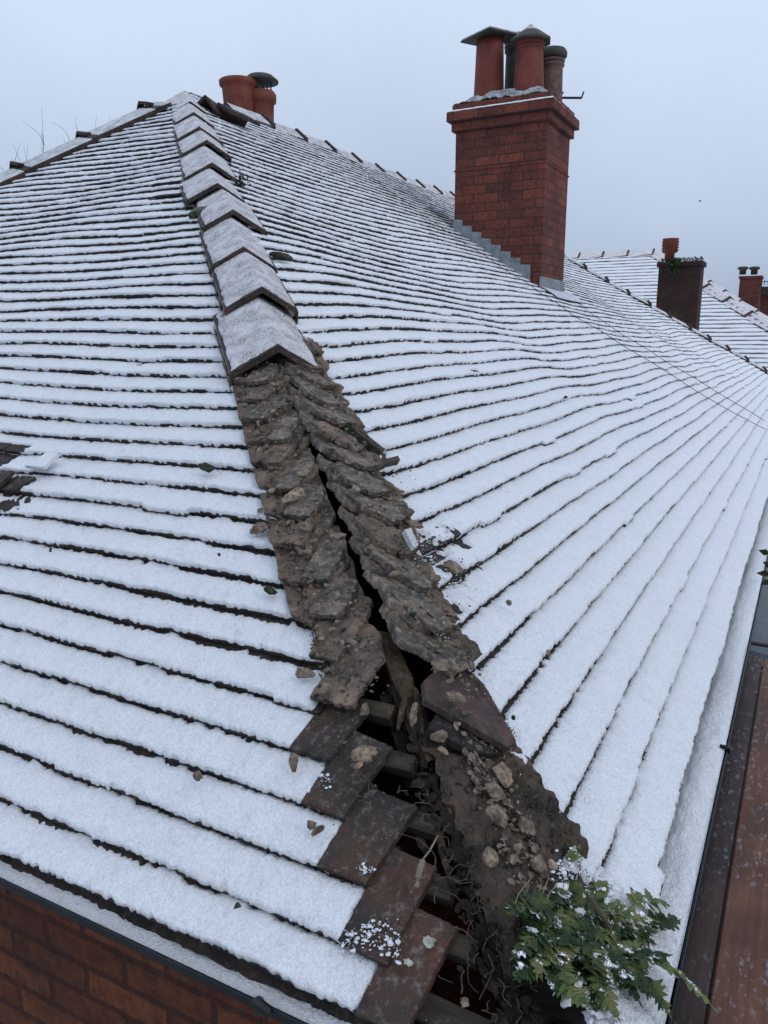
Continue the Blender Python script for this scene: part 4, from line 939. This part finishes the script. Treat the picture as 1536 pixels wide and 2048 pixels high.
def flakes(n, tg, ufn, w0, s0, s1):
    Sx = SL if tg == 'L' else SR
    for i in range(n):
        u, v = ufn(); s_ = s0 + (s1 - s0) * rng.random() ** 2; V = VF * (1 + .5 * n3(VF, 1.6, i) + rng.normal(0, .08, len(VF)))[:, None]
        q = rng.normal(0, .35, 2); B_ = np.array([Sx.U + q[0] * Sx.N, Sx.V + q[1] * Sx.N, Sx.N]); a = rng.uniform(0, 6.3); c_, k_ = math.cos(a), math.sin(a)
        V = V * [s_, s_ * rng.uniform(.4, 1), s_ * rng.uniform(.2, .45)]; V = np.stack([V[:, 0] * c_ - V[:, 1] * k_, V[:, 0] * k_ + V[:, 1] * c_, V[:, 2]], 1)
        mb.add(Sx.P(u, v, w0 + rng.uniform(-.004, .010)) + V @ B_, FF)
flakes(150, 'L', gl, .050, .004, .013); flakes(150, 'R', gr, .052, .004, .013); flakes(420, 'R', gb, .020, .002, .010)
keep_ = mb; mb = MB()
def gh():
    v = rng.uniform(.02, .50); return v * CT + rng.normal(-.02, .035), v
flakes(420, 'R', gh, -.035, .004, .016)
tag(mb.build('debris', M_SOIL), 'dark rubble and rot heaped inside the hole', 'debris', kind='stuff'); mb = keep_
tag(mb.build('mortar_grit', M_ROCKG), 'loose mortar grit and crumbs strewn along the open hip', 'grit', kind='stuff')
# dark moss fringe along band borders
mb = MB()
for i in range(5200):
    r = rng.random()
    if r < .45: v = rng.uniform(.5, 1.62); u = v * CT + .213 + rng.normal(0, .008); Sx = SL
    elif r < .9:
        v = rng.uniform(.0, 1.62); u = float(ubR(0, v)) - .004 + rng.normal(0, .006); Sx = SR
    else: v = rng.uniform(1.6, 4.5); u = v * CT + .215 + rng.normal(0, .008); Sx = SL
    c = Sx.P(u, v, .038 + abs(rng.normal(0, .006))); s_ = rng.uniform(.0015, .005); q = rng.normal(0, 1, (3, 3)); q = q / np.linalg.norm(q, axis=1)[:, None] * s_; mb.add(c + q, [(0, 1, 2)])
tag(mb.build('moss', M_MOSS), 'dark moss fringe where snow meets the muddy band', 'moss', kind='stuff')
for i, (pa, pb, r_, lab) in enumerate([((800, 1375), (842, 1500), .007, 'longest rotten splinter leaning along the rafter'), ((835, 1385), (850, 1480), .006, 'short splinter beside the knobbly lump'), ((878, 1660), (900, 1760), .007, 'dark timber stub lower in the hole'), ((815, 1400), (800, 1470), .005, 'thin splinter crossing left of the rafter'), ((905, 1650), (870, 1632), .006, 'stub lying across the third batten')]):
    A_ = SL.hit(*pa, -.005); B_ = SL.hit(*pb, -.01); mb = MB(); n_ = 24; q = np.linspace(0, 1, n_)[:, None]; a_ = np.linspace(0, 2 * math.pi, 11)[None, :]
    rr = r_ * (.6 + .5 * np.sin(np.pi * np.clip(q * .9 + .1, 0, 1))) * (1 + .35 * fbm(a_ * 2.2 + 0 * q, q * 9, 300 + i, 3))
    U_ = A_[0] + (B_[0] - A_[0]) * q + rr * np.cos(a_) * 1.3; V_ = A_[1] + (B_[1] - A_[1]) * q + rr * .3 * np.cos(a_)
    mb.grid(SL.P(U_, V_, -.008 + .010 * (i % 2) + rr * np.sin(a_))); tag(mb.build('wood_splinter', M_RAFT), lab, 'wood splinter', 'rotten wood pieces in the hole')
# twigs and roots in the hole
def curve(P, n=14):
    P = [np.array(p, float) for p in P]; out_ = []
    for i in range(len(P) - 1):
        p0 = P[max(i - 1, 0)]; p1 = P[i]; p2 = P[i + 1]; p3 = P[min(i + 2, len(P) - 1)]
        for j in range(n):
            t = j / n; out_.append(.5 * ((2 * p1) + (-p0 + p2) * t + (2 * p0 - 5 * p1 + 4 * p2 - p3) * t * t + (-p0 + 3 * p1 - 3 * p2 + p3) * t ** 3))
    out_.append(P[-1]); return out_
def onP(Sx, px, py, w): u, v = Sx.hit(px, py, w); return Sx.P(u, v, w)
mb = MB(); mb.tube(curve([onP(SL, 878, 1676, .03), onP(SL, 862, 1705, .045), onP(SL, 846, 1730, .05), onP(SL, 838, 1780, .045)]), .0016, 6)
mb.tube(curve([onP(SL, 848, 1725, .05), onP(SL, 842, 1745, .052), onP(SL, 834, 1778, .047)]), [.001] + [.005] * 20 + [.002] * 8, 7)
tag(mb.build('twig', M_TWIGP), 'pale bent twig hanging over bare tile beside the hole', 'twig')
for i in range(70):
    px, py = rng.uniform(760, 1080), 0; t_ = rng.random(); py = 1560 + t_ * 470; px = 800 + t_ * 170 + rng.normal(0, 45)
mb = MB()
for i in range(70):
    t_ = rng.random(); py = 1560 + t_ * 480; px = 860 + t_ * 150 + rng.normal(0, 55); w0 = -.03 + .03 * rng.random()
    a = rng.uniform(0, 6.3); L_ = rng.uniform(15, 60); P = [onP(SR, px + math.cos(a) * L_ * q + rng.normal(0, 5), py + math.sin(a) * L_ * q + rng.normal(0, 5), w0 + .01 * rng.random()) for q in (0, .35, .7, 1)]
    mb.tube(curve(P, 5), rng.uniform(.0004, .0010), 4)
tag(mb.build('root_fibres', M_TWIG), 'thin dead roots and fibres tangled in the hole', 'roots', kind='stuff')

# ------------------------------------------------------------------ fern
fern = empty('fern_plant', tuple(onP(SR, 1150, 1860, .0)), 'green fern with snow clumps growing out of the hip corner', 'fern')
UPV = np.array([0, 0, 1.0])
def frond(base, dirv, L, width, npin, droop, seed):
    r = np.random.default_rng(seed); mb = MB(); d = nrm(dirv); side = nrm(np.cross(d, UPV)); P = []
    bend = r.normal(0, .25)
    for i in range(npin + 1):
        t = i / npin; P.append(np.array(base) + d * L * t + side * bend * L * t * t + UPV * (L * (.30 * t - droop * t * t)))
    mb.tube(P, list(np.linspace(.0014, .0005, len(P))), 5)
    for i in range(2, npin + 1):
        t = i / npin; wl = width * math.sin(min(1, (t * .9 + .12)) * math.pi) ** .7 * (1.05 - .35 * t) + .002
        tg_ = nrm(P[i] - P[i - 1])
        for sg in (-1, 1):
            sd_ = nrm(np.cross(tg_, UPV)) * sg; ax = nrm(sd_ + tg_ * .45 + UPV * r.normal(.05, .15)); nm = nrm(np.cross(ax, tg_)) * r.choice([-1, 1]) * .0 + UPV
            hw = L / npin * .9; cu = r.normal(-.15, .25); n = 6; top, bot = [], []
            for j in range(n + 1):
                q = j / n; c = P[i] + ax * wl * q + UPV * (wl * cu * q * q); ww = hw * (1 - q ** 2.2) * (1 + .28 * (j % 2)) * (.9 if q > 0 else .6)
                up_ = UPV * ww * .35
                top.append(c + tg_ * ww + up_ * .6); bot.append(c - tg_ * ww + up_ * .6)
            mid = [P[i] + ax * wl * j / n + UPV * (wl * cu * (j / n) ** 2) for j in range(n + 1)]
            V = np.array(top + mid + bot); k = n + 1
            mb.add(V, [(j, j + 1, k + j + 1, k + j) for j in range(n)] + [(k + j, k + j + 1, 2 * k + j + 1, 2 * k + j) for j in range(n)])
    return mb
SH = (-18, -6)
specs = [ # px,py base, dir(px), length(m), width, pale
 (1140, 1850, (-100, -30), .105, .026, 0), (1150, 1745, (20, -60), .05, .012, 1), (1190, 1830, (40, -90), .085, .02, 1), (1200, 1850, (110, -60), .10, .022, 1),
 (1210, 1880, (130, 0), .11, .022, 0), (1230, 1920, (140, 30), .13, .020, 0), (1180, 1900, (-60, 60), .09, .024, 0), (1130, 1880, (-110, 20), .10, .022, 0),
 (1220, 1950, (110, 60), .10, .02, 0), (1180, 1850, (-20, -60), .07, .02, 1), (1120, 1900, (-90, 60), .08, .02, 1), (1200, 1900, (60, 60), .09, .022, 0),
 (1160, 1870, (80, 90), .09, .024, 0), (1290, 1930, (130, 20), .11, .015, 1), (1280, 1890, (60, -60), .06, .016, 0), (1240, 1860, (60, -70), .07, .02, 1),
 (1150, 1800, (-60, 20), .07, .02, 0), (1290, 1960, (60, 50), .06, .018, 0), (1260, 1900, (30, 80), .08, .02, 0), (1100, 1850, (-60, 50), .06, .02, 0),
 (1200, 1960, (40, 70), .06, .018, 1), (1130, 1835, (-110, -5), .11, .034, 0), (1125, 1855, (-95, 35), .09, .03, 0), (1160, 1815, (-60, 5), .07, .03, 0), (1270, 1830, (60, -55), .09, .028, 1), (1300, 1870, (70, -20), .08, .028, 0), (1140, 1930, (-20, 60), .05, .018, 1)]
for i in range(95):
    specs.append((1185 + np.clip(rng.normal(0, 52), -80, 80), 1895 + np.clip(rng.normal(0, 40), -55, 80), (rng.normal(0, 80), rng.normal(0, 60)), rng.uniform(.035, .07), rng.uniform(.014, .024), int(rng.random() < .35)))
for i, (px, py, (dx, dy), L, wd, pale) in enumerate(specs):
    px += SH[0]; py += SH[1]
    w0 = .03 + .035 * rng.random(); b = onP(SR, px, py, w0); e_ = onP(SR, px + dx, py + dy, w0 + .01)
    frond(b, e_ - b, L, wd * 1.1, 10, rng.uniform(.2, .55), i).build('frond', M_LEAFY if pale else M_LEAF, fern)
mb = MB(); mb.tube(curve([onP(SR, 1175, 1800, .085), onP(SR, 1195, 1830, .09), onP(SR, 1215, 1862, .075)]), [.0045] * 15 + [.0035] * 14, 7); mb.build('stem', M_TWIG, fern)
mb = MB()
for P in ([(1057, 1763), (1035, 1790), (1027, 1812)], [(1078, 1775), (1070, 1795), (1056, 1808)], [(1092, 1762), (1083, 1785), (1080, 1800)], [(1110, 1775), (1095, 1790), (1090, 1805)]):
    mb.tube(curve([onP(SR, x, y, .07) for x, y in P], 6), .0009, 5)
mb.build('stem', M_TWIGP, fern)
# snow clumps on the fern
mb = MB(); Vb, Fb = ico(2)
cl = [(1175 + rng.normal(0, 50), 1865 + rng.normal(0, 42)) for _ in range(20)] + [(1190 + rng.normal(0, 40), 1985 + rng.normal(0, 30)) for _ in range(12)]
for i in range(420):
    cx_, cy_ = cl[i % len(cl)]; px, py = cx_ + rng.normal(0, 14), cy_ + rng.normal(0, 14)
    s_ = .0015 + .006 * rng.random() ** 2; V = Vb * (1 + .7 * n3(Vb, 2.2, i) + rng.normal(0, .16, len(Vb)))[:, None] * [s_ * rng.uniform(.8, 2.0), s_ * rng.uniform(.8, 2.0), s_ * .4]
    hgt = .030 + .025 * rng.random() if i % len(cl) < 20 else .03 + .02 * rng.random()
    mb.add(V + onP(SR, px, py, hgt), Fb)
mb.build('snow', M_SNOW, fern, True)
# snow bank beneath the fern at the corner
U, V = np.meshgrid(np.linspace(.08, .42, 110), np.linspace(-.06, .17, 80)); Dd = U - V * CT
Wb = .020 + .018 * fbm(U * 16, V * 16, 201, 4) + .005 * fbm(U * 60, V * 60, 202, 3) - .12 * sstep(.165, .10, Dd + .03 * fbm(U * 20, V * 20, 203, 3)) + rng.normal(0, .0008, U.shape)
mb = MB(); mb.grid(SR.P(U, V, Wb), keep=(Dd > .118)[:-1, :-1]); mb.build('snow', M_SNOW, slR, True)

# loose snow grains on the bare tiles and along the right rim of the band
for tg_, Sx_, pts_, par in (('L', SL, [(742, 1872, 20, 18, .036, 90), (785, 1895, 10, 16, .036, 35), (650, 1560, 10, 8, .03, 30), (735, 1740, 10, 6, .034, 25), (700, 1880, 8, 12, .034, 25)], slL), ('R', SR, [(850, 1110, 26, 26, .045, 170), (905, 1170, 30, 18, .042, 120), (800, 1010, 14, 16, .045, 60), (885, 1265, 10, 16, .040, 50), (1130, 1745, 16, 16, .04, 90)], slR)):
    mb = MB()
    for px, py, sx_, sy_, w0, n_ in pts_:
        for i in range(n_):
            q = .0007 + .0024 * rng.random() ** 3; V = Vb * (1 + .5 * n3(Vb, 2.2, i) + rng.normal(0, .14, len(Vb)))[:, None] * [q * rng.uniform(.8, 1.8), q * rng.uniform(.8, 1.8), q * .5]
            mb.add(V + onP(Sx_, px + rng.normal(0, sx_), py + rng.normal(0, sy_), w0 + .002 * rng.random()), Fb)
    o = mb.build('snow_grains', M_SNOW, par, True); o['kind'] = 'stuff'
# small plants
def tuft(px, py, Sx, w, n, s_, label, h=.1, m=M_LEAF):
    P = onP(Sx, px, py, w); root = empty('small_plant', tuple(P), label, 'plant'); mb = MB()
    for i in range(n):
        d = nrm([rng.normal(0, .5), rng.normal(0, .5), abs(rng.normal(.6, .5))]); c = P + d * h * rng.random(); q = rng.normal(0, 1, (3, 3)); q = q / np.linalg.norm(q, axis=1)[:, None] * s_; mb.add(c + q, [(0, 1, 2)])
    mb.build('leaves', m, root); mb = MB(); mb.tube([P, P + UPV * h * .9, P + UPV * h * 1.5 + [.01, .01, 0]], [.006, .004, .002], 5); mb.build('stem', M_TWIG, root)
tuft(483, 368, SR, .04, 110, .014, 'small green sprig growing beside right wing of hip tiles', .07, M_MOSS)
shr = empty('garden_shrub', (1.9, -.16, -.5), 'dark leaved shrub tip poking in at the right edge beyond the gutter', 'shrub')
mb = MB()
for (px, py, dx, dy) in [(1540, 1108, -24, -8), (1542, 1148, -30, -2), (1540, 1160, -20, 10), (1545, 1135, -20, -12), (1560, 1120, -30, 10), (1560, 1160, -25, -5), (1570, 1140, -30, 0)]:
    d0 = ray(px, py); d1 = ray(px + dx, py + dy); k0 = 2.55; a = CAM + d0 * k0; b = CAM + d1 * (k0 - .03); ax = b - a; sd_ = nrm(np.cross(ax, d0)) * np.linalg.norm(ax) * .22
    mb.add(np.array([a, a + ax * .4 + sd_, b, a + ax * .4 - sd_, a + ax * .5 + [0, 0, .008]]), [(0, 1, 4), (1, 2, 4), (2, 3, 4), (3, 0, 4)])
mb.build('leaves', M_ROCKD, shr)
mb = MB(); e_ = CAM + ray(1560, 1140) * 2.55; mb.tube(curve([e_ + [.05, -.15, -2.5], e_ + [.02, -.1, -.8], e_]), .008, 6); mb.build('stem', M_TWIG, shr)

# bare tree behind the left hip
tree = empty('bare_tree', (9.0, 11.4, -2.6), 'leafless tree with only top twigs showing above the left hip', 'tree')
mb = MB(); mb.tube(curve([(9, 11.4, -2.6), (9.05, 11.3, 0), (9, 11.4, 2.6)]), list(np.linspace(.14, .05, 29)), 8); mb.build('trunk', M_TWIG, tree)
mb = MB()
def branch(p, tip, r, depth):
    p, tip = np.array(p), np.array(tip); mid = (p + tip) / 2 + rng.normal(0, .06, 3); mb.tube(curve([p, mid, tip], 5), list(np.linspace(r, r * .35, 11)), 5)
    if depth:
        for i in range(4):
            t_ = rng.uniform(.35, .95); q = p + (tip - p) * t_; L_ = np.linalg.norm(tip - p); branch(q, q + nrm((tip - p) / L_ + rng.normal(0, .45, 3)) * L_ * rng.uniform(.3, .5), r * .5, depth - 1)
for (px, py) in [(25, 318), (85, 268), (60, 322), (40, 335), (150, 290), (185, 278), (205, 285), (110, 305), (170, 290)]:
    tp = at_x(px, py, 9.0); branch((9.0, 11.4 + (tp[1] - 11.4) * .3, 2.4 + rng.random() * .5), tp, .008, 1)
mb.build('crown', M_TWIG, tree)

# bird in the sky
P = CAM + ray(1400, 402) * 60; mb = MB(); Vb = ICO2[0] * [.13, .06, .05]; mb.add(Vb + P, ICO2[1]); s_ = nrm((math.sin(AZ), -math.cos(AZ), 0)); f_ = nrm((math.cos(AZ), math.sin(AZ), 0))
for sg in (-1, 1):
    mb.add(np.array([P - f_ * .06, P + f_ * .08, P + s_ * sg * .10 + UPV * .03, P + s_ * sg * .15 + UPV * .02 - f_ * .05, P + UPV * .03]), [(0, 1, 4), (0, 4, 3), (1, 2, 4), (4, 2, 3)])
tag(mb.build('bird', M_CABLE), 'tiny dark bird flying in grey sky right of tall chimney', 'bird')
